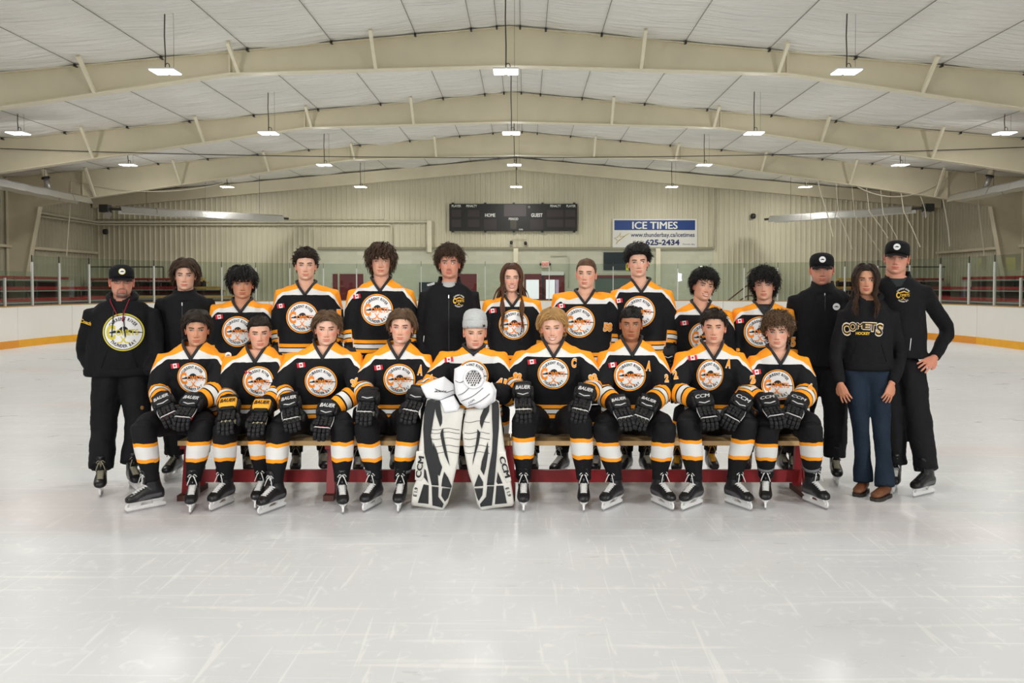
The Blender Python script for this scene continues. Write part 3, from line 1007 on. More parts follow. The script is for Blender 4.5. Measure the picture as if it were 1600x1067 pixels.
skin_m = vcol_mat('skin', 0.5, 0.35, bump=0.05, bscale=400, sss=0.12)
hair_m = vcol_mat('hair', 0.6, 0.3)
eyew = mat('eye_white', (0.40, 0.35, 0.32, 1), 0.25)
dkeye = mat('pupil', (0.005, 0.004, 0.003, 1), 0.3, spec=0.3)
lash = mat('lash', (0.03, 0.017, 0.012, 1), 0.6)
teeth_m = mat('teeth', (0.75, 0.72, 0.66, 1), 0.3)


def threshold_mat(name, attr, stops, base=None, extra=None):
    """colour bands from a smooth attribute with crisp edges"""
    m = bpy.data.materials.new(name); m.use_nodes = True
    nt = m.node_tree; N = nt.nodes; L = nt.links
    b = N['Principled BSDF']; b.inputs['Roughness'].default_value = 0.75
    b.inputs['Specular IOR Level'].default_value = 0.22

    def band(at, st):
        a = N.new('ShaderNodeAttribute'); a.attribute_name = at
        r = N.new('ShaderNodeValToRGB'); r.color_ramp.interpolation = 'CONSTANT'
        el = r.color_ramp.elements
        while len(el) > 1: el.remove(el[-1])
        el[0].position = st[0][0]; el[0].color = st[0][1]
        for p, c in st[1:]:
            e = el.new(p); e.color = c
        L.new(a.outputs['Fac'], r.inputs['Fac'])
        return a, r
    a, r = band(attr, stops)
    out = r.outputs['Color']
    if extra:
        at, st, lim = extra
        a2, r2 = band(at, st)
        lt = N.new('ShaderNodeMath'); lt.operation = 'LESS_THAN'; lt.inputs[1].default_value = lim
        L.new(a2.outputs['Fac'], lt.inputs[0])
        mx = N.new('ShaderNodeMix'); mx.data_type = 'RGBA'
        L.new(lt.outputs[0], mx.inputs[0]); L.new(out, mx.inputs[6]); L.new(r2.outputs['Color'], mx.inputs[7])
        out = mx.outputs[2]
    L.new(out, b.inputs['Base Color'])
    tc = N.new('ShaderNodeTexCoord'); n = N.new('ShaderNodeTexNoise'); n.inputs['Scale'].default_value = 30
    bp = N.new('ShaderNodeBump'); bp.inputs['Strength'].default_value = 0.25; bp.inputs['Distance'].default_value = 0.01
    L.new(tc.outputs['Object'], n.inputs['Vector']); L.new(n.outputs['Fac'], bp.inputs['Height']); L.new(bp.outputs['Normal'], b.inputs['Normal'])
    return m


jersey_m = threshold_mat('hockey_jersey', 'band', [(0, BLACK), (0.02, ORANGE), (0.28, BLACK), (0.36, WHITE), (0.64, BLACK), (0.72, ORANGE), (0.98, BLACK)],
                         extra=('yoke', [(0, ORANGE), (0.055, WHITE)], 0.108))
sock_m = threshold_mat('hockey_sock', 'band', [(0, BLACK), (0.275, ORANGE), (0.345, WHITE), (0.575, ORANGE), (0.645, BLACK)])


def sstep(a, b, x):
    t = np.clip((x - a) / (b - a), 0, 1)
    return t * t * (3 - 2 * t)


def G(a, s): return np.exp(-(a / s) ** 2)


# ---- head shape tables: z, half width, front, back
HT = np.array([(.121, .002, .002, .002), (.119, .020, .022, .026), (.114, .036, .040, .047), (.104, .051, .058, .067), (.085, .064, .075, .086),
               (.06, .0715, .086, .096), (.03, .0745, .0905, .100), (0., .0735, .089, .098), (-.03, .0700, .0885, .088), (-.055, .0655, .0885, .074),
               (-.075, .0620, .0875, .064), (-.092, .0550, .0855, .058), (-.104, .0450, .0825, .052), (-.112, .0330, .0765, .045), (-.118, .018, .062, .03), (-.123, .004, .02, .01)])
HZ = np.arange(-.123, .1215, .0005)
_t = HT[::-1]
HW, HF, HB = [np.interp(HZ, _t[:, 0], _t[:, i]) for i in (1, 2, 3)]
for _ in range(2):
    k_ = np.ones(11) / 11
    HW[6:-6], HF[6:-6], HB[6:-6] = [np.convolve(a_, k_, 'same')[6:-6] for a_ in (HW, HF, HB)]
HP = 2.25
HCY = 0.008
NECK_CY = 0.026


def face_F(x, z, sp):
    """forward relief of the face"""
    ax = np.abs(x)
    nl = sp.get('nose', 1.0)
    F = .0045 * G(z - .021, .010) * G(ax - .030, .020) + .002 * G(z - .016, .012) * G(x, .012)
    F -= .0085 * G(z - .001, .0125) * G(ax - .033, .0165)
    amp = np.interp(z, [-.056, -.051, -.046, -.040, -.034, -.020, -.004, .010, .020], [0, .004, .0125, .0195, .0195, .0135, .0075, .004, 0]) * nl
    wd = np.interp(z, [-.05, -.038, -.02, .01], [.0135, .0125, .0095, .0085])
    F = F + amp * G(x, wd)
    F += .0075 * G(z + .0425, .0070) * G(ax - .0150, .0065)
    F += .004 * G(z + .028, .02) * G(ax - .043, .018)
    sm = sp.get('smile', 0)
    zz = z - sm * .0045 * (x / .02) ** 2
    F += .004 * G(z + .07, .02) * G(x, .03)
    F += .0042 * G(zz + .0655, .0045) * G(x, .023) + .0060 * G(zz + .0768, .0058) * G(x, .019)
    F -= .0040 * G(zz + .0708, .0020) * G(x, .021 + .004 * sm)
    F -= .003 * G(z + .089, .006) * G(x, .02)
    F += .006 * G(z + .103, .011) * G(x, .018)
    return F


def head_front(x, z, sp):
    w = np.interp(z, HZ, HW) * sp.get('fw', 1.0); f = np.interp(z, HZ, HF)
    base = f * np.maximum(1 - (np.abs(x) / w) ** HP, 0) ** (1 / HP)
    return HCY - base - face_F(x, z, sp)


def head_pts(zs, th, sp, off=None):
    """grid (rows, cols, 3) on the head"""
    Z, T = np.meshgrid(zs, th, indexing='ij')
    w = np.interp(Z, HZ, HW) * sp.get('fw', 1.0); f = np.interp(Z, HZ, HF); b = np.interp(Z, HZ, HB)
    c, s = np.cos(T), np.sin(T)
    fb = np.where(c > 0, f, b)
    r = ((np.abs(s) / w) ** HP + (np.abs(c) / fb) ** HP) ** (-1 / HP)
    # neck behind the jaw
    wn = sstep(-.02, -.07, Z)
    rn = np.full_like(r, .0)
    dy = NECK_CY - HCY
    R = sp.get('neck', .060)
    rn = -dy * c + np.sqrt(np.maximum(R * R - (dy * s) ** 2, 0))
    r = np.where(wn > 0, np.maximum(r, rn * wn), r)
    x = r * s; y = HCY - r * c
    wf = sstep(.15, .55, c)
    y = y - face_F(x, Z, sp) * wf
    if off is not None:
        x = x + off * s; y = y - off * c
        Z = Z + off * np.clip((Z - .05) / .07, 0, 1)
    return np.stack([x, y, Z], -1)


NC = 84
_u = np.linspace(-1, 1, NC, endpoint=False)
THC = np.pi * (.45 * _u + .55 * _u * np.abs(_u))
ZR = np.concatenate([np.array([.121, .1195, .117, .113, .108, .101, .093, .084, .075, .066, .057, .048, .041, .035]), np.arange(.030, -.1195, -.0027), [-.1195, -.122]])


def rotm(yaw, pitch, roll):
    return Matrix.Rotation(math.radians(yaw), 3, 'Z') @ Matrix.Rotation(math.radians(pitch), 3, 'X') @ Matrix.Rotation(math.radians(roll), 3, 'Y')


class Pose:
    pass


def skin_colors(V, sp):
    """paint skin at head-local coordinates V (n,3)"""
    x, y, z = V[:, 0], V[:, 1], V[:, 2]
    base = np.array(sp['skin'])[None, :] * np.ones((len(x), 1))
    front = sstep(-.02, -.05, y)

    def mixc(m, col):
        nonlocal base
        m = np.clip(m, 0, 1)[:, None]
        base = base * (1 - m) + np.array(col)[None, :] * m
    ax = np.abs(x)
    bl = sp.get('blush', .35)
    red = np.array(sp['skin']) * np.array([1.0, .62, .58])
    mixc(bl * G(z + .028, .022) * G(ax - .045, .022) * front, red)
    mixc(.5 * G(z + .038, .012) * G(x, .014) * front, red)
    mixc(.45 * sstep(.066, .074, ax) * G(z + .01, .04), red)
    # brows
    hc = np.array(sp['hair'])
    bw = sp.get('brow', 1.0)
    zb = .0205 + .0035 * G(ax - .038, .014) - .0015
    mixc(.95 * sstep(.0060 * bw, .0032, np.abs(z - zb)) * sstep(.010, .016, ax) * sstep(.056, .048, ax) * front, hc * .5 + .004)
    # lids and sockets redder, and darkened to paint in the socket shade
    mixc(.55 * G(z - .003, .009) * G(ax - .033, .016) * front, red * .6)
    sm = sp.get('smile', 0)
    zz = z - sm * .0045 * (x / .02) ** 2
    mw = .0265 + .006 * sm
    lipc = np.array(sp.get('lip', np.array(sp['skin']) * np.array([.82, .42, .40])))
    ul = sstep(.0058, .0034, np.abs(zz + .0663)) * sstep(mw + .002, mw - .005, ax)
    ll = sstep(.0070, .0040, np.abs(zz + .0770)) * sstep(mw - .002, mw - .010, ax)
    mixc(.8 * np.maximum(ul, ll) * front, lipc)
    mixc(.8 * sstep(.0018, .0006, np.abs(zz + .0708)) * sstep(mw + .003, mw - .002, ax) * front, lipc * .3)
    mixc(.75 * sstep(.0035, .0018, np.abs(z + .0500)) * sstep(.0045, .002, np.abs(ax - .0075)) * front, np.array(sp['skin']) * .15)
    bd = sp.get('beard')
    if bd:
        kind, col, a = bd
        nz = 0.75 + 0.25 * np.sin(x * 2100) * np.sin(z * 1900 + y * 900)
        m = np.zeros_like(x)
        lipm = 1 - np.maximum(sstep(.006, .004, np.abs(zz + .0663)), sstep(.006, .004, np.abs(zz + .0765))) * sstep(mw, mw - .004, ax)
        if kind in ('full', 'goatee'):
            side = sstep(.044, .034, ax) if kind == 'goatee' else 1.0
            m = np.maximum(m, sstep(-.068 + 0, -.080, z - .35 * np.clip(ax - .03, 0, 1)) * side * sstep(-.135, -.12, z))
            m = np.maximum(m, sstep(.008, .0055, np.abs(z + .0575)) * sstep(.030, .024, ax))
            m = np.maximum(m, sstep(.007, .004, np.abs(ax - .030)) * sstep(-.052, -.06, z) * sstep(-.1, -.09, z))
        if kind == 'moustache':
            m = np.maximum(m, sstep(.0065, .0045, np.abs(z + .0580)) * sstep(.027, .021, ax))
            m = np.maximum(m, .4 * G(z + .089, .005) * G(x, .008))
            m = np.maximum(m, .3 * sstep(-.085, -.1, z))
        if kind == 'stubble':
            m = sstep(-.05, -.075, z - .4 * np.clip(ax - .03, 0, 1)) * .8
        mixc(m * a * nz * lipm * sstep(.03, 0, y), np.array(col))
    return base


def build_eyes(sp, name_parent, T, S, only=(-1, 1)):
    """almond eyes laid on the face; T rotation, S function head->local"""
    mb = MB()

    def put(poly, h, mi):
        pts = []
        for (x, z) in poly:
            y = float(head_front(np.array(x), np.array(z), sp)) - h
            pts.append(S(Vector((x, y, z))))
        c = len(mb.v)
        mb.v.extend([tuple(p) for p in pts])
        n = len(pts)
        mb.f.append(tuple(range(c, c + n))); mb.m.append(mi)
    op = sp.get('eye', .92)
    for s in only:
        cx, cz = s * .0335, .0005
        a = .0152
        up = lambda u: .0056 * op * (1 - abs(u) ** 2.2)
        dn = lambda u: -.0042 * op * (1 - abs(u) ** 2.0)
        us = [(-1 + 2 * i / 10) for i in range(11)]
        tilt = .06
        # eyeball surface swells forward in the middle
        def yy(x, z): return float(head_front(np.array(x), np.array(z), sp))
        for i in range(10):
            u0, u1 = us[i], us[i + 1]
            q = [(cx + a * u0, cz + dn(u0) + s * u0 * .001), (cx + a * u1, cz + dn(u1) + s * u1 * .001), (cx + a * u1, cz + up(u1) + s * u1 * .001), (cx + a * u0, cz + up(u0) + s * u0 * .001)]
            pts = [S(Vector((x, yy(x, z) - .0012 - .0022 * (1 - ((u) ** 2)), z))) for (x, z), u in zip(q, (u0, u1, u1, u0))]
            mb.add(pts, [(0, 1, 2, 3)], 0)
        gx, gz = sp.get('gaze', (0, 0))
        for r, h, mi in ((.0066, .0042, 1), (.0034, .0047, 2)):
            pl = []
            for k in range(16):
                t = 2 * math.pi * k / 16
                x, z = gx + r * math.cos(t), gz + .0006 + r * math.sin(t)
                u = x / a
                pl.append((x, min(max(z, dn(u)), up(u)), u))
            pts = [S(Vector((cx + x, yy(cx, cz) - h - .0, cz + z + s * u * .001))) for x, z, u in pl]
            b = len(mb.v); mb.v.extend([tuple(p) for p in pts]); mb.f.append(tuple(range(b, b + 16))); mb.m.append(mi)
        # lash line and lower line
        for i in range(10):
            u0, u1 = us[i], us[i + 1]
            th = .0030
            q = [(u0, up(u0) - .0002), (u1, up(u1) - .0002), (u1, up(u1) + th), (u0, up(u0) + th)]
            pts = [S(Vector((cx + a * 1.05 * u, yy(cx + a * u, cz + z) - .0040 + .0018 * u * u, cz + z + s * u * .001))) for u, z in q]
            mb.add(pts, [(0, 1, 2, 3)], 3)
    iris = mat('iris_%s' % sp.get('iris', 'brown'), {'brown': (0.025, 0.012, 0.006, 1), 'blue': (0.045, 0.07, 0.10, 1), 'hazel': (0.04, 0.025, 0.010, 1)}[sp.get('iris', 'brown')], 0.35, spec=0.2)
    me = mb.mesh('eye', [eyew, iris, dkeye, lash], True, True)
    return me


# ---- hair
def zline(T, st):
    a = np.degrees(np.abs(T))
    fr = st.get('front', .072)
    return np.interp(a, [0, 35, 55, 72, 95, 112, 180], [fr, fr - .004, .050 if fr > .05 else fr, st.get('temple', .018), st.get('side', -.012), st.get('back', -.055), st.get('back', -.055) - .02])


def build_hair(sp, S, name='hair'):
    st = sp['style']
    rnd = np.random.RandomState(sp['seed'])
    mb = MB()
    cols = []
    hc = np.array(sp['hair'])
    # scalp shell
    zs = np.concatenate([[.121, .118, .112, .104, .094, .083], np.arange(.073, -.1, -.009)])
    th = np.linspace(-np.pi, np.pi, 48, endpoint=False)
    Z, T = np.meshgrid(zs, th, indexing='ij')
    top = sstep(.0, .09, Z)
    thick = st['ts'] + (st['tt'] - st['ts']) * top
    nz = np.array([[noise.noise((math.sin(t) * 2.2, math.cos(t) * 2.2 + sp['seed'], z * 22)) for t in th] for z in zs])
    thick = thick * (1 + .28 * nz)
    m = sstep(-.004, .010, Z - zline(T, st))
    off = thick * m - .006 * (1 - m)
    g = head_pts(zs, th, dict(sp, neck=.03), off)
    r, c = g.shape[:2]
    pts = g.reshape(-1, 3)
    mb.v.extend([tuple(p) for p in pts])
    for i in range(r - 1):
        for j in range(c):
            a_, b_ = i * c + j, i * c + (j + 1) % c
            mb.f.append((a_, b_, b_ + c, a_ + c)); mb.m.append(0)
    mb.f.append(tuple(range(c))[::-1]); mb.m.append(0)
    shade = 0.75 + .4 * nz.reshape(-1)
    cols.append(np.clip(hc[None, :] * shade[:, None], 0, 1))
    # locks
    n = int(st['n'] * (2.4 if not st.get('long') else 1.6))
    if n:
        K = st.get('seg', 6)
        roots, nor = [], []
        while len(roots) < n:
            t = rnd.uniform(-np.pi, np.pi)
            z = .121 - .19 * rnd.uniform(0, 1) ** (1.5)
            if z < float(zline(np.array([t]), st)[0]) + .004: continue
            q = head_pts(np.array([z]), np.array([t]), dict(sp, neck=.03), np.array([[st['ts'] * .5]]))[0, 0]
            roots.append(q); nor.append(q - np.array([0, .008, .02]))
        p = np.array(roots); nrm = np.array(nor); nrm /= np.linalg.norm(nrm, axis=1)[:, None]
        L = st['len'] * rnd.uniform(.6, 1.15, n)
        if 'lenside' in st:
            L = np.where(p[:, 2] < .04, st['lenside'] * rnd.uniform(.6, 1.1, n), L)
        wh = np.array(st.get('whorl', (0, .045, .12)))
        flow = p - wh
        mode = st.get('mode', 'fall')
        if mode == 'curtain':
            flow = np.stack([np.sign(p[:, 0] - st.get('part', 0)) * .07, (-.004 if not st.get('long') else -.012) + .25 * np.minimum(p[:, 1], 0) * -1 * .3 + 0 * p[:, 0], -.022 - .25 * np.abs(p[:, 0])], 1)
        elif mode == 'sweep':
            flow = flow + np.array([st.get('sx', .06), -.02, 0])
        elif mode == 'up':
            flow = nrm * .08 + np.array([st.get('sx', 0.0), -.02, .03])
        fr = (p[:, 1] < -.02)[:, None]
        flow = flow - nrm * (np.sum(flow * nrm, 1)[:, None]) * (0.0 if mode == 'up' else 1.0)
        flow /= (np.linalg.norm(flow, axis=1)[:, None] + 1e-6)
        d = flow + nrm * st.get('lift', .5) + rnd.normal(0, st.get('mess', .25), (n, 3))
        d /= np.linalg.norm(d, axis=1)[:, None]
        path = [p.copy()]
        ph = rnd.uniform(0, 6.28, n)
        a1 = np.cross(d, rnd.normal(0, 1, (n, 3))); a1 /= np.linalg.norm(a1, axis=1)[:, None]
        a2 = np.cross(d, a1)
        cur = p.copy()
        lay = st['ts'] + rnd.uniform(0, 1, n) * (st['tt'] - st['ts'] * .3) * sstep(-.05, .08, p[:, 2])
        for k in range(K):
            t = (k + 1) / K
            d = d * .8 + np.array([0, 0, -1.0]) * st.get('grav', .25) * t + flow * .12
            d /= np.linalg.norm(d, axis=1)[:, None]
            cur = cur + d * (L / K)[:, None]
            # keep outside the skull
            c0 = np.array([0, .008, .012])
            e = np.array([.077 * sp.get('fw', 1), .099, .108])
            q = (cur - c0) / (e + lay[:, None])
            rr = np.linalg.norm(q, axis=1)
            low = cur[:, 2] < -.06
            if st.get('long'):
                far = (rr > 1.03) & (~low)
                cur = np.where(far[:, None], q / (rr[:, None] + 1e-9) * 1.03 * (e + lay[:, None]) + c0, cur)
            push = (rr < 1) & (~low)
            qn = q / (rr[:, None] + 1e-9)
            cur = np.where(push[:, None], qn * (e + lay[:, None]) + c0, cur)
            if st.get('long'):
                zz = cur[:, 2]
                sgn = np.sign(cur[:, 0] + 1e-6)
                w = sstep(-.03, -.13, zz)[:, None]
                fx = sgn * (st.get('hw', .064) + .010 * np.sin(zz * 30 + ph * .3) + .026 * ((ph / 6.28) - .5) + .08 * np.clip(-.15 - zz, 0, .1))
                fy = np.interp(-zz, [.05, .13, .2, .45], [-.01, -.045, -.10, -.155]) - .02 * (lay / .03) + .012 * np.sin(zz * 26 + ph)
                tgt = np.stack([fx, fy, zz], 1)
                front = (path[0][:, 1] < .06)[:, None]
                cur = np.where(front, cur * (1 - w * .55) + tgt * w * .55, cur)
            if not st.get('long'):
                fz = st.get('fringe', .030)
                m_ = (cur[:, 1] < -.045) & (np.abs(cur[:, 0]) < .056) & (cur[:, 2] < fz)
                cur[:, 2] = np.where(m_, fz + (cur[:, 2] - fz) * .12, cur[:, 2])
            # nothing hangs over the open face
            fm = (cur[:, 1] < -.035) & (cur[:, 2] < .050 - .55 * np.abs(cur[:, 0] - st.get('part', 0))) & (np.abs(cur[:, 0]) < .062) & (cur[:, 2] > -.125)
            if mode == 'curtain': cur[:, 0] = np.where(fm, np.sign(cur[:, 0] - st.get('part', 0)) * (np.abs(cur[:, 0]) * .25 + .75 * .064), cur[:, 0])
            path.append(cur + (a1 * (np.cos(ph + t * st.get('turns', 0) * 6.28)[:, None] - np.cos(ph)[:, None]) + a2 * (np.sin(ph + t * st.get('turns', 0) * 6.28)[:, None] - np.sin(ph)[:, None])) * st.get('curl', 0))
        path = np.stack(path, 1)          # n, K+1, 3
        wdt = st.get('w', .0055) * (.68 if not st.get('long') else 1.05) * rnd.uniform(.7, 1.3, n)
        prof = np.interp(np.linspace(0, 1, K + 1), [0, .3, .8, 1], [.7, 1, .65, .12])
        tang = np.gradient(path, axis=1); tang /= (np.linalg.norm(tang, axis=2)[:, :, None] + 1e-9)
        outv = path - np.array([0, .008, .0]); outv /= (np.linalg.norm(outv, axis=2)[:, :, None] + 1e-9)
        sd = np.cross(tang, outv); sd /= (np.linalg.norm(sd, axis=2)[:, :, None] + 1e-9)
        up = np.cross(sd, tang)
        W = (wdt[:, None] * prof[None, :])[:, :, None]
        ring = [path + sd * W, path + up * W * .55, path - sd * W, path - up * W * .55]
        V = np.stack(ring, 2)             # n, K+1, 4, 3
        base = len(mb.v)
        V = V.reshape(-1, 3)
        mb.v.extend([tuple(q) for q in V])
        idx = np.arange(n * (K + 1) * 4).reshape(n, K + 1, 4) + base
        for j in range(4):
            j2 = (j + 1) % 4
            qd = np.stack([idx[:, :-1, j], idx[:, :-1, j2], idx[:, 1:, j2], idx[:, 1:, j]], -1).reshape(-1, 4)
            mb.f.extend([tuple(q) for q in qd.tolist()]); mb.m.extend([0] * len(qd))
        lc = hc[None, :] * rnd.uniform(.6, 1.5, n)[:, None]
        if 'tip' in st:
            tt = np.linspace(0, 1, K + 1)[None, :, None] ** 1.5 * rnd.uniform(.2, 1, n)[:, None, None]
            lcc = lc[:, None, :] * (1 - tt) + np.array(st['tip'])[None, None, :] * tt
        else:
            lcc = np.repeat(lc[:, None, :], K + 1, 1)
        cols.append(np.clip(np.repeat(lcc[:, :, None, :], 4, 2).reshape(-1, 3), 0, 1))
    mb.v = [tuple(S(Vector(q))) for q in mb.v]
    me = mb.mesh(name, hair_m, True, False)
    setcol(me, 'Col', np.concatenate(cols))
    return me


STY = {
    'buzz': dict(ts=.0035, tt=.007, n=420, len=.010, lenside=.006, w=.0022, mode='up', lift=.8, mess=.3, grav=0, seg=3, front=.068),
    'crew': dict(ts=.005, tt=.012, n=420, len=.018, lenside=.010, w=.0036, mode='up', sx=.05, lift=.3, mess=.3, grav=.1, seg=4, front=.072, side=-.01),
    'short_messy': dict(ts=.009, tt=.024, n=400, len=.034, lenside=.018, w=.006, mode='up', sx=.05, lift=.4, mess=.55, grav=.5, front=.064, turns=.6, curl=.005),
    'quiff': dict(ts=.007, tt=.024, n=380, len=.038, lenside=.016, w=.0055, mode='sweep', sx=-.06, lift=.9, mess=.35, grav=.10, front=.068),
    'mop': dict(ts=.017, tt=.030, n=420, len=.075, lenside=.06, w=.0065, lift=.55, mess=.34, grav=.4, front=.045, side=-.04, temple=.005, back=-.09, turns=.5, curl=.006, whorl=(0, .02, .13)),
    'mop_long': dict(ts=.017, tt=.032, n=460, len=.085, lenside=.08, w=.0065, lift=.55, mess=.36, grav=.45, front=.05, side=-.055, temple=.004, back=-.10, turns=.7, curl=.008, whorl=(.01, .03, .13)),
    'curly': dict(ts=.015, tt=.030, n=520, len=.065, lenside=.045, w=.0042, lift=1.0, mess=.7, grav=.2, front=.062, turns=1.8, curl=.009, seg=10),
    'curly_big': dict(ts=.015, tt=.030, n=560, len=.075, lenside=.065, w=.0045, lift=1.1, mess=.8, grav=.25, front=.050, side=-.045, back=-.09, turns=1.8, curl=.010, seg=10),
    'curtain': dict(ts=.014, tt=.024, n=420, len=.070, lenside=.040, w=.0055, mode='curtain', lift=.3, mess=.16, grav=.45, front=.066, side=-.02, temple=.012),
    'curtain_long': dict(ts=.014, tt=.024, n=440, len=.085, lenside=.07, w=.006, mode='curtain', lift=.2, mess=.10, grav=.5, front=.066, side=-.05, temple=.01, back=-.10, turns=.5, curl=.006),
    'slick': dict(ts=.008, tt=.020, n=380, len=.06, lenside=.02, w=.005, mode='curtain', part=.005, lift=.4, mess=.18, grav=.25, front=.070),
    'long': dict(ts=.008, tt=.011, n=620, len=.52, lenside=.44, w=.0058, mode='curtain', lift=.06, mess=.05, grav=1.2, front=.080, side=-.05, temple=.050, back=-.10, seg=24, long=True),
    'capped': dict(ts=.004, tt=.002, n=160, len=.010, lenside=.014, w=.003, lift=.3, mess=.2, grav=.4, seg=3, front=.05, temple=.02),
    'none': dict(ts=.002, tt=.002, n=0, len=.01, front=.05),
}


# ---- decals: print that follows the cloth
class Field:
    """depth field over a patch of cloth, seen along the wearer's facing direction"""

    def __init__(s, bvh, c, half, n=22, mode='med', back=2.0, lim=None):
        s.c, s.h, s.n = c, half, n
        A = np.full((n, n), np.nan)
        for i in range(n):
            for j in range(n):
                x = c[0] + half * (2 * i / (n - 1) - 1); z = c[1] + half * (2 * j / (n - 1) - 1)
                h = bvh.ray_cast(Vector((x, -back, z)), Vector((0, 1, 0)), back + 1.0)
                if h[0] is not None: A[i, j] = h[0].y
        if np.all(np.isnan(A)): A[:] = 0
        med = np.nanmedian(A)
        lim = lim or .09
        A = np.where(np.isnan(A), med, A)
        A = np.clip(A, med - lim, med + lim)
        if mode == 'med':
            B = np.pad(A, 1, 'edge')
            A = np.minimum.reduce([B[i_:i_ + n, j_:j_ + n] for i_ in range(3) for j_ in range(3)])
            for _ in range(3):
                B = np.pad(A, 1, 'edge')
                A = sum(B[i_:i_ + n, j_:j_ + n] for i_ in range(3) for j_ in range(3)) / 9
        s.A = A

    def y(s, x, z):
        n = s.n
        u = np.clip((np.asarray(x) - s.c[0] + s.h) / (2 * s.h) * (n - 1), 0, n - 1.001)
        v = np.clip((np.asarray(z) - s.c[1] + s.h) / (2 * s.h) * (n - 1), 0, n - 1.001)
        i, j = u.astype(int), v.astype(int)
        a, b = u - i, v - j
        A = s.A
        return A[i, j] * (1 - a) * (1 - b) + A[i + 1, j] * a * (1 - b) + A[i, j + 1] * (1 - a) * b + A[i + 1, j + 1] * a * b


def stamp(mb, fld, c, V2, F, scale, h, mi, rot=0.0, sx=1.0):
    V2 = np.asarray(V2, dtype=float)
    cr, sr = math.cos(rot), math.sin(rot)
    x = c[0] + sx * (V2[:, 0] * cr - V2[:, 1] * sr) * scale
    z = c[1] + (V2[:, 0] * sr + V2[:, 1] * cr) * scale
    y = fld.y(x, z) - h - (V2[:, 2] * .0003 if V2.shape[1] > 2 else 0)
    mb.add(np.stack([x, y, z], 1).tolist(), F, mi)


def disc2(r, nr=8, na=56):
    V = [(0, 0)]
    for i in range(1, nr + 1):
        for j in range(na):
            t = 2 * math.pi * j / na
            V.append((r * i / nr * math.cos(t), r * i / nr * math.sin(t)))
    F = [(0, 1 + j, 1 + (j + 1) % na) for j in range(na)]
    for i in range(nr - 1):
        for j in range(na):
            a, b = 1 + i * na + j, 1 + i * na + (j + 1) % na
            F.append((a, a + na, b + na, b))
    return V, F


def grid2(x0, z0, x1, z1, nx=4, nz=3):
    V = [(x0 + (x1 - x0) * i / nx, z0 + (z1 - z0) * j / nz) for i in range(nx + 1) for j in range(nz + 1)]
    F = [(i * (nz + 1) + j, (i + 1) * (nz + 1) + j, (i + 1) * (nz + 1) + j + 1, i * (nz + 1) + j + 1) for i in range(nx) for j in range(nz)]
    return V, F


def line2(s, cx, cz, h, w=None, off=.03, shear=0.0):
    v, f, W = text2d(s, off, shear)
    k = h / .72; kx = k if w is None else w / W
    return [(cx - W * kx / 2 + p[0] * kx, cz + (p[1] - .36) * k, p[2] if len(p) > 2 else 0) for p in v], f


def arc_text(s, R, h, a0, a1, bottom=False, off=.02):
    """letters spread over an arc from angle a0 to a1 in degrees"""
    V, F = [], []
    ws = [(text2d(ch, off)[2] if ch != ' ' else .32) + .10 for ch in s]
    tot = sum(ws)
    acc = 0
    k = h / .72
    for ch, w in zip(s, ws):
        t = math.radians(a0 + (a1 - a0) * (acc + w / 2) / tot)
        acc += w
        if ch == ' ': continue
        v, f, wc = text2d(ch, off)
        span = abs(math.radians(a1 - a0)) * R / tot
        kx = min(span, k * 1.2)
        c = Vector((R * math.cos(t), R * math.sin(t)))
        up = Vector((math.cos(t), math.sin(t))) * (-1 if bottom else 1)
        rt = Vector((up.y, -up.x))
        b = len(V)
        V += [tuple(c + rt * ((p[0] - wc / 2) * kx) + up * ((p[1] - .36) * k)) for p in v]
        F += [tuple(i + b for i in q) for q in f]
    return V, F


def crest_layers():
    L = []
    L.append(('ring', disc2(1.0), 0, .0030))
    L.append(('line', disc2(.935), 1, .0042))
    L.append(('disc', disc2(.90), 2, .0054))
    hill = [(-.70, -.05), (-.66, .03), (-.52, .05), (-.45, .15), (-.30, .12), (-.22, .20), (-.10, .30), (.05, .33), (.18, .28), (.26, .16), (.40, .14), (.52, .06), (.72, .05), (.90, .0), (.72, -.03), (.3, -.06)]
    hx = [-.70, -.66, -.52, -.45, -.30, -.22, -.10, .05, .18, .26, .40, .52, .72, .90]
    ht = [-.04, .02, .03, .10, .07, .15, .27, .31, .26, .12, .08, .03, .02, -.01]
    hv, hf = [], []
    for i, x in enumerate(np.linspace(-.70, .90, 33)):
        t_ = float(np.interp(x, hx, ht))
        hv += [(x, -.05 + (t_ + .05) * k / 3) for k in range(4)]
        if i: hf += [((i - 1) * 4 + k, i * 4 + k, i * 4 + k + 1, (i - 1) * 4 + k + 1) for k in range(3)]
    L.append(('hill', (hv, hf), 1, .0066))
    L.append(('big', line2('C', -.60, .02, .72, .44, .045), 3, .0080))
    L.append(('word', line2('OMETS', .18, .0, .32, 1.08, .028), 3, .0080))
    st = []
    for s in (-1, 1):
        pl = [(-.15 * s, -.22), (-.11 * s, -.21), (.13 * s, -.515), (.32 * s, -.53), (.32 * s, -.585), (.09 * s, -.58)]
        st.append(pl)
        L.append(('stick', (pl, [tuple(range(6))]), 3, .0078))
    L.append(('top', arc_text('CURRENT RIVER', .72, .165, 153, 27, False, .032), 1, .0072))
    L.append(('bottom', arc_text('THUNDER BAY', .73, .165, 216, 324, True, .032), 1, .0072))
    return L


CREST = crest_layers()


def crest_obj(fld, c, r, parent, mats_, sx=1.0, lift=0.0):
    mb = MB()
    for nm, (V, F), mi, h in CREST:
        stamp(mb, fld, c, V, F, r, h + lift, mi, 0, sx)
    return mb.obj('crest', mats_, parent, False, False)


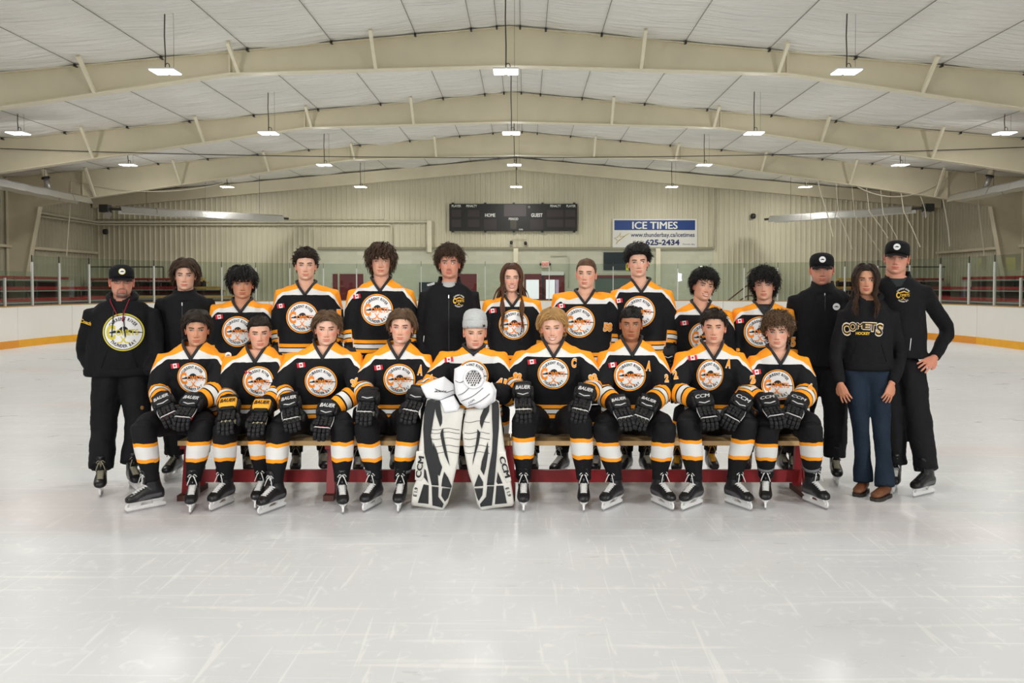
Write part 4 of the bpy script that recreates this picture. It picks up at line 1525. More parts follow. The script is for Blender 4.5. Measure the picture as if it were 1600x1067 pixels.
# ---- gloves, skates, boots as shared meshes
g_black = mat('glove_black', (0.0075, 0.0075, 0.009, 1), 0.55, spec=0.3, bump=0.15, bscale=60)
g_white = mat('glove_white', (0.62, 0.62, 0.62, 1), 0.5)
g_tan = mat('glove_palm', lin(190, 180, 150), 0.8)
g_red = mat('glove_red', lin(150, 22, 34), 0.6)
g_yel = mat('glove_yellow', lin(240, 170, 40), 0.6)


def glove_template(side, brand, cuffmat, palm, curl=1.0, piping=True):
    s = side
    mb = MB()
    # 0 black 1 white 2 palm 3 cuff colour
    mb.pad((0, .03, -.005), (.054, .065, .026), 2, e=.6)
    mb.tube([(0, -.15, 0), (0, -.08, 0), (0, -.02, 0), (0, .02, 0)], [.062, .06, .048, .045], 14, 0, True, .8, up=(1, 0, 0))
    mb.pad((0, -.085, .040), (.062, .050, .022), 3, e=.35)
    for q in (-1, 1):
        mb.pad((q * .058, -.085, .005), (.020, .048, .040), 0, e=.45)
    mb.pad((0, -.146, .034), (.066, .012, .027), 0, e=.5)
    mb.pad((0, -.030, .034), (.052, .016, .018), 0, e=.5)
    for c in range(4):
        x = -.043 + .0287 * c
        for r in range(3):
            mb.pad((s * x, .003 + .030 * r, .026 - .002 * abs(c - 1.5)), (.0140, .0150, .0150), 0, e=.5)
    for c in range(4):
        x = -.043 + .0287 * c
        p = Vector((s * x, .090, .016))
        ang = 0.25 * curl
        ln = [.040, .034, .028]
        k = [0.92, 1.0, .97, .82][c]
        for q in range(3):
            dv = Vector((0, math.cos(ang), -math.sin(ang)))
            m = p + dv * (ln[q] * k / 2)
            mb.pad(m, (.0138, ln[q] * k / 2 + .003, .0145 - .001 * q), 0, Matrix.Rotation(-ang, 3, 'X'), e=.55)
            p = p + dv * (ln[q] * k)
            ang += .62 * curl
    d = Vector((-.45 * s, .85, -.15)).normalized()
    p = Vector((-.052 * s, -.005, .0))
    R = d.to_track_quat('Y', 'Z').to_matrix()
    mb.pad(p + d * .028, (.017, .032, .019), 0, R, e=.55)
    d2 = Vector((.15 * s, .95, -.35)).normalized()
    R = d2.to_track_quat('Y', 'Z').to_matrix()
    mb.pad(p + d * .058 + d2 * .018, (.0155, .028, .017), 0, R, e=.55)
    mb.pad(p + d * .045 + Vector((.012 * s, .0, -.016)), (.014, .03, .010), 2, R, e=.6)
    if piping:
        mb.tube([(-.060, -.052, .030), (-.035, -.040, .052), (0, -.022, .056), (.035, -.040, .052), (.060, -.052, .030)], .0040, 5, 1)
        mb.tube([(-.056, .092, .018), (-.045, .100, .034), (0, .104, .036), (.045, .100, .034), (.056, .092, .018)], .0036, 5, 1)
        mb.tube([(s * .056, -.03, .012), (s * .062, .02, .020), (s * .058, .08, .022)], .003, 5, 1)
    if brand:
        v, f, w = text2d(brand, .030, .25)
        k = .036 / .72; kx = .104 / w
        ax, ay, o = Vector((-1, 0, 0)), Vector((0, -1, 0)), Vector((0, -.088, .0650))
        V = []
        for q in v:
            x = (q[0] * kx - .052)
            V.append(o + ax * x + ay * ((q[1] - .36) * k) - Vector((0, 0, 1)) * (x * x * 1.0 - (q[2] * .0003 if len(q) > 2 else 0)))
        mb.add(V, f, 0 if cuffmat == g_yel else 1)
    return mb.mesh('glove', [g_black, g_white, palm, cuffmat], True, False)


sk_black = mat('skate_boot', (0.012, 0.012, 0.014, 1), 0.35, spec=0.5, bump=0.05, bscale=30)
sk_cap = mat('skate_toe_cap', (0.010, 0.010, 0.011, 1), 0.32, spec=0.4)
sk_grey = mat('skate_side', (0.10, 0.10, 0.11, 1), 0.35, 0.2)
holder_m = mat('blade_holder', (0.80, 0.80, 0.79, 1), 0.35, var=0.06, vscale=20)
steel = mat('skate_steel', (0.55, 0.56, 0.58, 1), 0.25, 0.9)
lace_w = mat('lace_white', (0.68, 0.68, 0.66, 1), 0.8)
lace_g = mat('lace_grey', lin(150, 145, 125), 0.8)
lace_y = mat('lace_yellow', lin(225, 165, 40), 0.8)
felt = mat('tongue_felt', lin(170, 165, 150), 0.9)


def skate_meshes():
    """toe points to -Y, ground at z=0, ankle axis through the origin"""
    mb = MB()
    n = 18

    def ringy(y, w, z0, z1, e=2.6):
        out = []
        for j in range(n):
            t = 2 * math.pi * j / n
            c, s = math.cos(t), math.sin(t)
            r = (abs(c) ** e + abs(s) ** e) ** (-1 / e)
            out.append((w * r * c, y, (z0 + z1) / 2 + (z1 - z0) / 2 * r * s))
        return out
    foot = [(-.185, .012, .078, .098), (-.180, .030, .073, .112), (-.160, .043, .070, .124), (-.125, .049, .070, .136), (-.09, .047, .070, .155), (-.05, .043, .070, .175), (0, .040, .070, .18), (.05, .038, .070, .17), (.085, .030, .072, .15), (.095, .012, .08, .13)]
    mb.loft([ringy(y, w, a, b) for y, w, a, b in foot])
    sh = []
    for z, yc, rx, ry in ((.10, .03, .038, .06), (.15, .018, .041, .066), (.20, .008, .043, .060), (.245, .002, .047, .058), (.265, .002, .049, .060)):
        sh.append([(rx * math.cos(2 * math.pi * j / n), yc + ry * math.sin(2 * math.pi * j / n), z) for j in range(n)])
    mb.loft(sh)
    boot = remesh(mb, .006, 5, 'skate')
    for m_ in (sk_black, sk_cap, sk_grey): boot.materials.append(m_)
    for p in boot.polygons:
        c = p.center
        if c.y < -.128: p.material_index = 1
        elif abs(c.x) > .034 and c.z < .115 and c.y > -.11 and (c.z - .07) < .03 + .25 * (c.y + .11): p.material_index = 2
    bvh = BVHTree.FromPolygons([v.co for v in boot.vertices], [p.vertices for p in boot.polygons])

    def surf(x, t):
        """point over the front of the boot; t 0 toe .. 1 top"""
        a = Vector((x, -.122, .13)).lerp(Vector((x, -.045, .26)), t)
        d = Vector((0, .75, -.55)).normalized() if t < .6 else Vector((0, 1, -.1)).normalized()
        o = a - d * .2
        h = bvh.ray_cast(o, d, .5)
        return (h[0] - d * .004) if h[0] is not None else a
    lc = MB()
    rows = [i / 9 for i in range(10)]
    for i in range(9):
        w0, w1 = .024 + .006 * rows[i], .024 + .006 * rows[i + 1]
        for s in (-1, 1):
            pts = [surf(s * w0 * (1 - 2 * q), rows[i] + (rows[i + 1] - rows[i]) * q) for q in (0, .25, .5, .75, 1)]
            lc.tube(pts, .0042, 5, 0, True, .5)
        lc.tube([surf(w0 * q, rows[i]) for q in (-1, -.5, 0, .5, 1)], .0040, 5, 0, True, .5)
    top = surf(0, 1.0)
    for s in (-1, 1):
        lc.tube([top, top + Vector((s * .018, -.010, .004)), top + Vector((s * .032, -.004, -.012)), top + Vector((s * .018, -.012, -.018)), top], .0036, 5)
        lc.tube([top, top + Vector((s * .016, -.014, -.02)), top + Vector((s * .026, -.018, -.045)), top + Vector((s * .034, -.024, -.07))], .0036, 5)
    laces = lc.mesh('laces', lace_w, True)
    tg = MB()
    tg.loft([[(-.032 * k, -.052 - dy, z), (.032 * k, -.052 - dy, z), (.028 * k, -.040 - dy, z), (-.028 * k, -.040 - dy, z)] for z, k, dy in ((.19, .8, .005), (.25, 1, .006), (.285, 1.05, .016), (.30, .8, .028))])
    tongue = tg.mesh('tongue', [sk_black], True, True)
    hd = MB()
    for a, b, c, d in ((-.165, -.075, .018, .012), (.0, .085, .016, .012)):
        hd.loft([[(-w, y0, z), (w, y0, z), (w, y1, z), (-w, y1, z)] for z, w, y0, y1 in ((.030, .007, a + .012, b - .012), (.050, .010, a + .006, b - .006), (.068, .024, a, b), (.076, .030, a - .004, b + .004))])
    hd.loft([[(-w, y0, z), (w, y0, z), (w, y1, z), (-w, y1, z)] for z, w, y0, y1 in ((.014, .0045, -.176, .104), (.020, .007, -.184, .108), (.034, .007, -.186, .104), (.040, .005, -.176, .098))])
    hd.loft([[(-w, y0, z), (w, y0, z), (w, y1, z), (-w, y1, z)] for z, w, y0, y1 in ((.062, .010, -.08, .01), (.076, .014, -.09, .02))])
    hd.loft([[(-.006, y - .006, z), (.006, y - .006, z), (.006, y + .006, z), (-.006, y + .006, z)] for y, z in ((-.185, .03), (-.182, .055), (-.160, .074))])
    holder = hd.mesh('blade_holder', holder_m, False, True)
    bl = MB()
    pr = [(-.172, .0), (-.186, .010), (-.190, .020), (.112, .020), (.108, .008), (.095, .0)]
    bl.prism(pr, (-.0016, 0, 0), (0, 1, 0), (0, 0, 1), .0032)
    blade = bl.mesh('blade', steel, False, True)
    return boot, laces, tongue, holder, blade


SK = skate_meshes()
_lv = {}


def variant(me, m_):
    k = (me.name, m_.name)
    if k not in _lv:
        c = me.copy(); c.materials.clear(); c.materials.append(m_); _lv[k] = c
    return _lv[k]


def place_skate(parent, pos, yaw, lace=None, toe=None):
    """yaw: 0 = toe to the camera, + = toe towards +X"""
    b = link('skate', SK[0], parent); b.location = pos; b.rotation_euler = (0, 0, yaw)
    l_ = link('laces', SK[1] if lace is None else variant(SK[1], lace), b)
    link('tongue', SK[2], b); link('blade_holder', SK[3], b); link('blade', SK[4], b)
    return b
# ================================================================ the bench
bench_wood = mat('bench_wood', lin(226, 188, 132), 0.55, var=0.15, vscale=5, bump=0.1, bscale=30)
bench_red = mat('bench_red', lin(140, 22, 28), 0.45, var=0.12, vscale=4)
xb0, xb1 = P(280, 689, 6.4).x, P(1284, 689, 6.4).x
bn = empty('bench', ((xb0 + xb1) / 2, 6.55, 0))
finish(bn, 'long low wooden bench with dark red legs and stretcher under the front row', 'bench')
half_b = (xb1 - xb0) / 2
cuts = [-half_b, P(520, 689, 6.4).x - bn.location.x, P(797, 689, 6.4).x - bn.location.x, half_b]
for j, y in enumerate((-.11, .06)):
    for a, c in zip(cuts[:-1], cuts[1:]):
        MB().box(((a + c) / 2, y, .443), ((c - a) / 2 - .003, .078, .018)).obj('plank', bench_wood, bn)
for px in (297, 520, 797, 1258):
    x = P(px, 720, 6.5).x - bn.location.x
    MB().bar((x, -.12, .03), (x, -.05, .425), .065, .045, up=(0, 1, 0)).obj('leg', bench_red, bn)
    MB().bar((x, .16, .03), (x, .09, .425), .065, .045, up=(0, 1, 0)).obj('leg', bench_red, bn)
    MB().box((x, .0, .41), (.035, .16, .018)).obj('cross_bar', bench_red, bn)
    MB().box((x, 0.0, .022), (.04, .21, .022)).obj('foot_runner', mat('runner_wood', lin(84, 44, 36), 0.6), bn)
MB().box((0, .02, .145), (half_b - .10, .018, .048)).obj('stretcher', bench_red, bn)


# ================================================================ person builder
def torso_fn(N, pel, sw, q, chest=1.0, belly=1.0):
    k = sw / .30
    tab = [(.040, .072, .070), (.012, .082, .078), (-.008 * q, .122, .088), (-.022 * q, .172 * k, .097), (-.048 * q, .205 * k, .110 * chest), (-.11, .226 * k, .124 * chest),
           (-.24, .230 * k, .136 * chest), (-.38, .236 * k * belly, .146 * belly), (-.50, .244 * k * belly, .155 * belly), (-.70, .246 * k * belly, .158 * belly)]
    dz = [t[0] for t in tab][::-1]; rx = [t[1] for t in tab][::-1]; ry = [t[2] for t in tab][::-1]

    def f(z):
        d = z - N.z
        t = min(max(-d / max(N.z - pel.z, .1), 0), 1)
        ts = t * t * (3 - 2 * t) if d < 0 else 0
        return N.x + (pel.x - N.x) * ts, N.y + (pel.y - N.y) * ts, float(np.interp(d, dz, rx)), float(np.interp(d, dz, ry))
    return f


def ering(cx, cy, rx, ry, z, n=36, p=2.3, th=None):
    out = []
    for a in (th if th is not None else [2 * math.pi * j / n for j in range(n)]):
        s, c = math.sin(a), math.cos(a)
        r = (abs(s / rx) ** p + abs(c / ry) ** p) ** (-1 / p)
        out.append((cx + r * s, cy - r * c, z))
    return out


def seg_d(V, a, b):
    a, b = np.array(a), np.array(b)
    ab = b - a
    t = np.clip(((V - a) @ ab) / (ab @ ab), 0, 1)
    return np.linalg.norm(V - (a + t[:, None] * ab), axis=1), t


def disp_folds(me, amp, f=(11, 11, 6), seed=0.0, amp2=None):
    V = coords(me)
    n = len(V)
    Nn = np.empty(n * 3, dtype=np.float32)
    me.vertices.foreach_get('normal', Nn) if hasattr(me.vertices[0], 'normal') else None
    Nn = Nn.reshape(-1, 3).astype(float)
    a = np.array([noise.noise((x * f[0] + seed, y * f[1], z * f[2])) + .5 * abs(noise.noise((x * f[0] * 2.1 + z * 4, y * f[1] * 2.1 + seed, z * f[2] * 2.6))) for x, y, z in V])
    A = amp if amp2 is None else amp2
    V = V + Nn * (a * A)[:, None]
    me.vertices.foreach_set('co', V.astype(np.float32).ravel())
    me.update()
    return V


def hand_shells(mb, p, R, side, curl=.35, sc=1.0):
    """bare hand: p wrist, R columns x across, y to the fingers, z back of hand"""
    def W(v): return Vector(p) + R @ (Vector(v) * sc)
    mb.loft([[W((x * w + side * .0, y, z * t)) for x, z in [(-1, 0), (-.8, .7), (0, 1), (.8, .7), (1, 0), (.8, -.7), (0, -1), (-.8, -.7)]] for y, w, t in ((-.03, .025, .02), (0, .026, .018), (.03, .036, .016), (.06, .041, .015), (.09, .040, .013), (.095, .034, .010))])
    for c in range(4):
        x = side * (-.032 + .0215 * c)
        L = [.070, .080, .076, .060][c]
        a = .12 + curl * .4
        q = Vector((x, .085, 0)); pts = [q - Vector((0, .03, 0)), q]
        for k in (.45, .32, .23):
            q = q + Vector((side * (c - 1.5) * .10, math.cos(a), -math.sin(a))).normalized() * (L * k)
            pts.append(q); a += curl
        mb.tube([W(v) for v in pts], [.0085 * sc, .0092 * sc, .0085 * sc, .008 * sc, .0062 * sc], 8)
    pts = [(-.020 * side, .005, -.004), (-.040 * side, .030, -.006), (-.052 * side, .058, -.010), (-.050 * side, .085, -.016)]
    mb.tube([W(v) for v in pts], [.014 * sc, .0125 * sc, .0105 * sc, .008 * sc], 8)


GLOVES = {}


def glove_mesh(side, style):
    k = (side, style)
    if k not in GLOVES:
        st = {'bauer': ('BAUER', g_black, g_tan, .8, True), 'bauer_red': ('BAUER', g_black, g_red, 1.1, True), 'bauer_yellow': ('BAUER', g_yel, g_tan, .6, False),
              'ccm': ('CCM', g_black, g_black, 1.2, True), 'plain': ('', g_black, g_tan, .7, True)}[style]
        GLOVES[k] = glove_template(side, *st)
    return GLOVES[k]


def build_person(sp):
    seat = sp.get('seat', False)
    d = sp['d']
    hs = sp.get('hs', 1.0) * 1.055
    ht, hp, hr = sp.get('head', (0, 0, 0))
    fx, cy = sp['face']
    nx = sp.get('nx', fx)
    Nw = P(nx, cy, d)
    look = math.degrees(math.atan2(CAMX - Nw.x, d))      # everybody turns towards the photographer
    tw = look * (.35 if seat else .55) + sp.get('yaw', 0)
    yaw = math.radians(tw)
    ht += look * .95 - tw
    R = rotm(ht, hp, hr)
    rootp = Vector((Nw.x, d, 0))
    M = Matrix.Translation(rootp) @ Matrix.Rotation(yaw, 4, 'Z')
    Mi = M.inverted()
    root = empty('person', rootp, yaw)
    finish(root, sp['label'], 'person', sp['group'])

    def loc(px, py, dd): return Mi @ P(px, py, dd)
    chin = loc(fx, cy, d - .09)
    H = chin - (R @ Vector((0, -.074, -.113))) * hs
    S = lambda v: H + (R @ Vector(v)) * hs
    N = Vector((0, 0, chin.z - sp.get('nl', .05) + (.028 if seat else .012)))
    shl, shr, shy = sp['sh']
    tl, tr = loc(shl, shy, d), loc(shr, shy, d)
    sw = (tr.x - tl.x) / 2
    xc = (tr.x + tl.x) / 2
    tipz = tl.z
    q = min(max(.7, (N.z - tipz - .088 + .03) / .030), 1.9)
    pelz = .612 if seat else 1.0
    ppx, pd = sp.get('pel', (nx, 6.58 if seat else d + .03))
    pel = loc(ppx, 600, pd); pel.z = pelz
    N.x = xc * .5
    tf = torso_fn(N, pel, sw, q, sp.get('chest', 1), sp.get('belly', 1))
    # ---------------- body: head, neck, chest in one skin
    g = head_pts(ZR, THC, sp)
    r_, c_ = g.shape[:2]
    V = g.reshape(-1, 3)
    colr = skin_colors(V, sp)
    A = np.array(R) * hs
    Vw = V @ A.T + np.array(H)
    rings = [Vw.reshape(r_, c_, 3)]
    cN = S((0, NECK_CY, -.122))
    rn = sp.get('neck', .060) * hs
    bottom = Vector((N.x, N.y + .005, N.z - .01))
    for t in (.3, .6, .9):
        c = cN.lerp(bottom, t)
        rr = rn * (1 + .15 * t)
        rings.append(np.array([[(c.x + rr * 1.02 * math.sin(a), c.y - rr * math.cos(a), c.z) for a in THC]]))
    for dz in (-.012, -.024, -.04, -.07, -.11, -.15, -.2, -.26):
        cx, cyy, rx, ry = tf(N.z + dz)
        rings.append(np.array([ering(cx, cyy, max(rx - .016, .066), max(ry - .014, .062), N.z + dz, th=THC)]))
    G_ = np.concatenate(rings, 0)
    rows = G_.shape[0]
    vb = G_.reshape(-1, 3)
    extra = rows * c_ - len(colr)
    base = np.array(sp['skin'])
    colr = np.concatenate([colr, np.repeat((base * np.array([.97, .93, .90]))[None], extra, 0)])
    bm_ = MB()
    bm_.v = [tuple(v) for v in vb]
    idx = np.arange(rows * c_).reshape(rows, c_)
    a_ = idx[:-1]; b_ = np.roll(idx, -1, 1)[:-1]
    qd = np.stack([a_, b_, np.roll(idx, -1, 1)[1:], idx[1:]], -1).reshape(-1, 4)
    bm_.f = [tuple(x) for x in qd.tolist()]
    bm_.f += [tuple(range(c_))[::-1], tuple(range((rows - 1) * c_, rows * c_))]
    bm_.m = [0] * len(bm_.f)
    # ears
    earc = base * np.array([1.0, .78, .74])
    for s in (-1, 1):
        w = .0735 * sp.get('fw', 1)
        Re = rotm(0, 0, 0) @ Matrix.Rotation(s * -.38, 3, 'Z')
        n0 = len(bm_.v)
        e = MB()
        e.pad((s * (w + .004), .014, -.006), (.0065, .017, .029), 0, Re, e=.75, nu=12, nv=8)
        hel = [(s * (w + .009), .014 + .016 * math.cos(t) , -.004 + .028 * math.sin(t)) for t in np.linspace(-1.2, 3.6, 12)]
        e.tube(hel, .0042, 6)
        e.pad((s * (w + .005), .010, -.030), (.005, .008, .009), 0, Re, e=.8)
        bm_.add([S(v) for v in e.v], e.f)
        colr = np.concatenate([colr, np.repeat(earc[None], len(bm_.v) - n0, 0)])
    # ---------------- arms
    arms = []
    sl = sp.get('slr', 1.0)
    J = [Vector((N.x - sw + .088 * sl, N.y + .01, tipz - .020)), Vector((N.x + sw - .088 * sl, N.y + .01, tipz - .020))]
    J[0].x += xc * .5; J[1].x += xc * .5
    for i, s in enumerate((-1, 1)):
        a = sp.get('arms', [None, None])[i]
        if a is None:
            E = J[i] + Vector((s * .035, .03, -.27)); W = E + Vector((-s * .01, -.06, -.23)); Hn = W + Vector((0, -.03, -.12))
            C = W
        else:
            E = loc(*a[0]); C = loc(*a[1]); Hn = loc(*a[2])
            W = C
        arms.append((J[i], E, C, Hn))
    if sp.get('barehands'):
        for i, s in enumerate((-1, 1)):
            if not sp['barehands'][i]: continue
            Jn, E, C, Hn = arms[i]
            n0 = len(bm_.v)
            dv = (Hn - C).normalized()
            hint = Vector(sp['barehands'][i])
            z = (hint - dv * hint.dot(dv)).normalized()
            x = dv.cross(z)
            hm = MB()
            hand_shells(hm, C, Matrix((x, dv, z)).transposed(), -1 if s < 0 else 1, sp.get('curl', .3), hs)
            hm.tube([E, E.lerp(C, .5), C + dv * .01], [.042, .036, .026 * hs], 10)
            hm.tube([Jn, Jn.lerp(E, .5), E], [.05, .045, .042], 10)
            h2 = remesh(hm, .0040, 3)
            vv = coords(h2); ff = [tuple(p.vertices) for p in h2.polygons]
            bpy.data.meshes.remove(h2)
            bm_.add(vv.tolist(), ff)
            colr = np.concatenate([colr, np.repeat((base * np.array([1.0, .86, .82]))[None], len(vv), 0)])
    me = bm_.mesh('body', skin_m, True, False)
    setcol(me, 'Col', np.clip(colr, 0, 1))
    body = link('body', me, root)
    for e_ in (-1, 1): link('eye', build_eyes(sp, None, R, S, (e_,)), body)
    if sp.get('teeth'):
        tm = MB()
        sm = sp.get('smile', 1)
        us = np.linspace(-1, 1, 11)
        Vt, Ft = [], []
        for u in us:
            x = u * .0225
            zc = -.0712 + sm * .0045 * (x / .02) ** 2 * 1.0
            for dz in (-.0048 * (1 - u * u) - .0003, .0018 * (1 - u * u) + .0002):
                Vt.append(S((x, float(head_front(np.array(x), np.array(zc + dz), sp)) - .0022, zc + dz)))
        Ft = [(2 * i, 2 * i + 2, 2 * i + 3, 2 * i + 1) for i in range(10)]
        tm.add(Vt, Ft)
        tm.obj('teeth', teeth_m, body, False, False)
    # ---------------- hair
    link('hair', build_hair(sp, S), root)
    # ---------------- top garment
    top = sp.get('top', 'jersey')
    tm = MB()
    zb = (pel.z - .02) if seat else (N.z - sp.get('hem', .63))
    zs = [N.z + .018, N.z + .005] + [N.z + v * q for v in (-.006, -.012, -.020, -.028, -.04, -.052)] + [N.z - v for v in (.11, .14)] + [N.z - v for v in (.19, .24, .30, .37, .44, .50)]
    zs = [z for z in zs if z > zb + .03] + [zb]
    fl = sp.get('flare', 1.0)
    tr_ = []
    for z in zs:
        cx, cyy, rx, ry = tf(z)
        k = 1 + (fl - 1) * max(0, (N.z - .25 - z) / .4)
        tr_.append(ering(cx, cyy, rx * k, ry * k, z))
    tm.loft(tr_)
    bulky = {'jersey': 1.0}.get(top, .93) * sl
    for (Jn, E, C, Hn), s in zip(arms, (-1, 1)):
        inner = Vector((Jn.x - s * .10, Jn.y, Jn.z + .012))
        if top == 'jersey':
            rr = [.070, .088, .086, .084, .082, .078, .056]
            mids = [inner, Jn, Jn.lerp(E, .5), E.lerp(Jn, .12), E.lerp(C, .15), E.lerp(C, .55), C]
        else:
            rr = [.066, .080, .070, .062, .060, .054, .046]
            mids = [inner, Jn, Jn.lerp(E, .5), E.lerp(Jn, .12), E.lerp(C, .15), E.lerp(C, .6), C.lerp(E, .04)]
        tm.tube(mids, [v * bulky for v in rr], 14)
    g_me = remesh(tm, .0115, 4, 'garment')
    amp = .011
    V0 = coords(g_me)
    disp_folds(g_me, amp, (10, 10, 5), sp['seed'] * 3.7)
    # classify
    cxs = np.array([tf(z)[0] for z in V0[:, 2]]); cys = np.array([tf(z)[1] for z in V0[:, 2]])
    rxs = np.array([tf(z)[2] for z in V0[:, 2]]); rys = np.array([tf(z)[3] for z in V0[:, 2]])
    inside = ((V0[:, 0] - cxs) / rxs) ** 2 + ((V0[:, 1] - cys) / rys) ** 2 < 1.22
    dmin = np.full(len(V0), 9.0); tt = np.zeros(len(V0)); side = np.zeros(len(V0), int); yk = np.full(len(V0), 9.0)
    for i, (Jn, E, C, Hn) in enumerate(arms):
        l1, l2 = (E - Jn).length, (C - E).length
        d1, t1 = seg_d(V0, Jn, E); d2, t2 = seg_d(V0, E, C)
        T1 = t1 * l1 / (l1 + l2); T2 = (l1 + t2 * l2) / (l1 + l2)
        dd = np.minimum(d1, d2); t_ = np.where(d1 < d2, T1, T2)
        m = dd < dmin
        dmin = np.where(m, dd, dmin); tt = np.where(m, t_, tt)
        s = (-1, 1)[i]
        # yoke line seen from the front: neck, shoulder tip, outer upper arm
        pl = [(N.x + s * .055, N.z + .02), (N.x + s * .14, N.z - .020 * q + .010), (Jn.x + s * .02, Jn.z + .082), (Jn.x + s * .075, Jn.z + .040), (Jn.x * .55 + E.x * .45 + s * .085, Jn.z * .55 + E.z * .45 + .01)]
        P2 = V0[:, [0, 2]]
        D = np.full(len(V0), 9.0)
        for k in range(4):
            a, b = np.array(pl[k]), np.array(pl[k + 1])
            ab = b - a
            t = np.clip(((P2 - a) @ ab) / (ab @ ab), 0, 1)
            dk = np.linalg.norm(P2 - (a + t[:, None] * ab), axis=1)
            if k == 3: dk = dk / np.maximum(1 - .9 * t, .08)
            D = np.minimum(D, dk)
        # straight lower edge across the chest
        o = D * (.055 / .046)
        g_ = .108 + ((N.z + .012 - sp.get('yoke', .118 if seat else .100)) - V0[:, 2]) * 2
        wb = sstep(.60, .76, np.abs(V0[:, 0] - N.x) / sw)
        D2 = np.maximum(np.minimum(o, .10), np.clip(g_, 0, .20)) * (1 - wb) + wb * np.where(D < .05, D * 1.1, .055 + (D - .05) * 2.0)
        yk = np.where((V0[:, 0] - N.x) * s > 0, np.minimum(yk, np.maximum(D2, 0)), yk)
    sleeve = (~inside) & (dmin < .13)
    b0, b1 = sp.get('cuffband', (.53, .82) if seat else (.60, .82))
    band = np.where(sleeve, (tt - b0) / (b1 - b0), (N.z - .50 - V0[:, 2]) / .115)
    if seat: band = np.where(sleeve, band, (zb + .14 - V0[:, 2]) / .11)
    # openings: neck lid and V
    vd = sp.get('vd', .105 if seat else .088)
    cut = vd > 0
    if top in ('jacket', 'hoodie'): vd = sp.get('vd', .015)
    zV = N.z - vd + np.abs(V0[:, 0] - N.x) * (vd + .03) / .078
    kill = (V0[:, 2] > zV) & (V0[:, 1] < N.y + .0) & (np.abs(V0[:, 0] - N.x) < .084)
    kill |= (np.hypot(V0[:, 0] - N.x, V0[:, 1] - N.y) < (.072 if top == 'jersey' else .086)) & (V0[:, 2] > N.z - .02)
    setattr_f(g_me, 'band', np.clip(band, -.5, 1.5)); setattr_f(g_me, 'yoke', yk)
    co = coords(g_me)
    pv = [tuple(p.vertices) for p in g_me.polygons]
    tor = [f for f in pv if not sleeve[f[0]]]
    bvh_t = BVHTree.FromPolygons([tuple(v) for v in co], tor)
    bvh_a = BVHTree.FromPolygons([tuple(v) for v in co], pv)
    bmm = bmesh.new(); bmm.from_mesh(g_me); bmm.verts.ensure_lookup_table()
    bmesh.ops.delete(bmm, geom=[bmm.verts[i] for i in np.nonzero(kill)[0]], context='VERTS')
    bmm.to_mesh(g_me); bmm.free()
    gm = {'jersey': jersey_m}.get(top, blackcloth)
    g_me.materials.clear(); g_me.materials.append(gm)
    gname = {'jersey': 'jersey', 'jacket': 'jacket', 'hoodie': 'hoodie'}[top]
    gar = link(gname, g_me, root)
    # collar
    cm = MB()

    def fr(x, z, out):
        cx, cyy, rx, ry = tf(z)
        u = min(abs(x - cx) / rx, .98)
        return Vector((x, cyy - ry * (1 - u ** 2.3) ** (1 / 2.3) - out, z))
    def under(um):
        rr_ = []
        for h in (-.12, -.09, -.07, -.05, -.035, -.022, -.012):
            cx, cyy, rx, ry = tf(N.z + h)
            rr_.append(ering(cx, cyy, max(rx - .010, .070), max(ry - .009, .066), N.z + h))
        rr_.append(ering(N.x, N.y, .067, .064, N.z + .004)); rr_.append(ering(N.x, N.y, .060, .058, N.z + .004))
        um.loft(rr_)
    if top == 'jersey':
        pts = []
        for k in range(7):
            t = k / 6
            pts.append(fr(N.x - .077 * t, N.z - vd + (vd + .020) * t, .004))
        left = pts[1:]
        rgt = [fr(N.x + .077 * k / 6, N.z - vd + (vd + .020) * k / 6, .004) for k in range(1, 7)]
        back = [Vector((N.x + .084 * math.sin(a), N.y - .080 * math.cos(a), N.z + .026 + .016 * math.sin((a - 1.4) / (2 * math.pi - 2.8) * math.pi))) for a in np.linspace(1.45, 2 * math.pi - 1.45, 12)]
        cm.tube(pts[:1] + rgt + back + left[::-1] + pts[:1], .0115, 8, 0)
        cm.tube([pts[0] + Vector((0, .002, .012)), pts[0] - Vector((0, .002, .016))], [.012, .006], 6)
        cm.obj('collar', blackprint, gar, True)
        if sp.get('underneck'):
            um = MB()
            under(um)
            um.obj('undershirt', blackprint, gar, True)
    elif top == 'jacket':
        R_ = []
        for dz, rr in ((-.050, .122), (-.022, .108), (.005, .098), (.03, .091), (.052, .088), (.050, .081), (.0, .084), (-.03, .09)):
            R_.append([(N.x + rr * math.sin(a) * 1.04, N.y - rr * math.cos(a) + (.012 if dz > .02 else 0), N.z + dz * (1 - (min(sp.get('open', .45), 1) if dz > 0 else 0) * max(0, math.cos(a)) ** 1.5) - .055 * max(0, sp.get('open', .45) - 1) * max(0, math.cos(a)) ** 2) for a in [2 * math.pi * j / 28 for j in range(28)]])
        cm.loft(R_, cap=False)
        cm.obj('collar', blackcloth, gar, True)
        if sp.get('zip', 9):
            zip_ = [fr(N.x, N.z - vd - .035 - .05 * k, .004) + Vector((0, 0, 0)) for k in range(sp.get('zip', 9))]
            zz = []
            for p_ in zip_:
                h = bvh_t.ray_cast(Vector((p_.x, -1, p_.z)), Vector((0, 1, 0)), 3)
                zz.append(Vector((p_.x, (h[0].y if h[0] is not None else p_.y) - .002, p_.z)))
            MB().tube(zz, .0035, 5).obj('zipper', mat('zip', (0.06, 0.06, 0.065, 1), 0.35, 0.5), gar, True)
            MB().box(zz[0] + Vector((0, -.006, -.012)), (.004, .003, .014)).obj('zip_pull', alu, gar)
        if sp.get('tee'):
            um = MB()
            under(um)
            um.obj('undershirt', mat('tee_grey', lin(170, 170, 168), 0.8) if sp['tee'] == 'grey' else mat('tee_dark', lin(30, 40, 42), 0.8), gar, True)
    else:
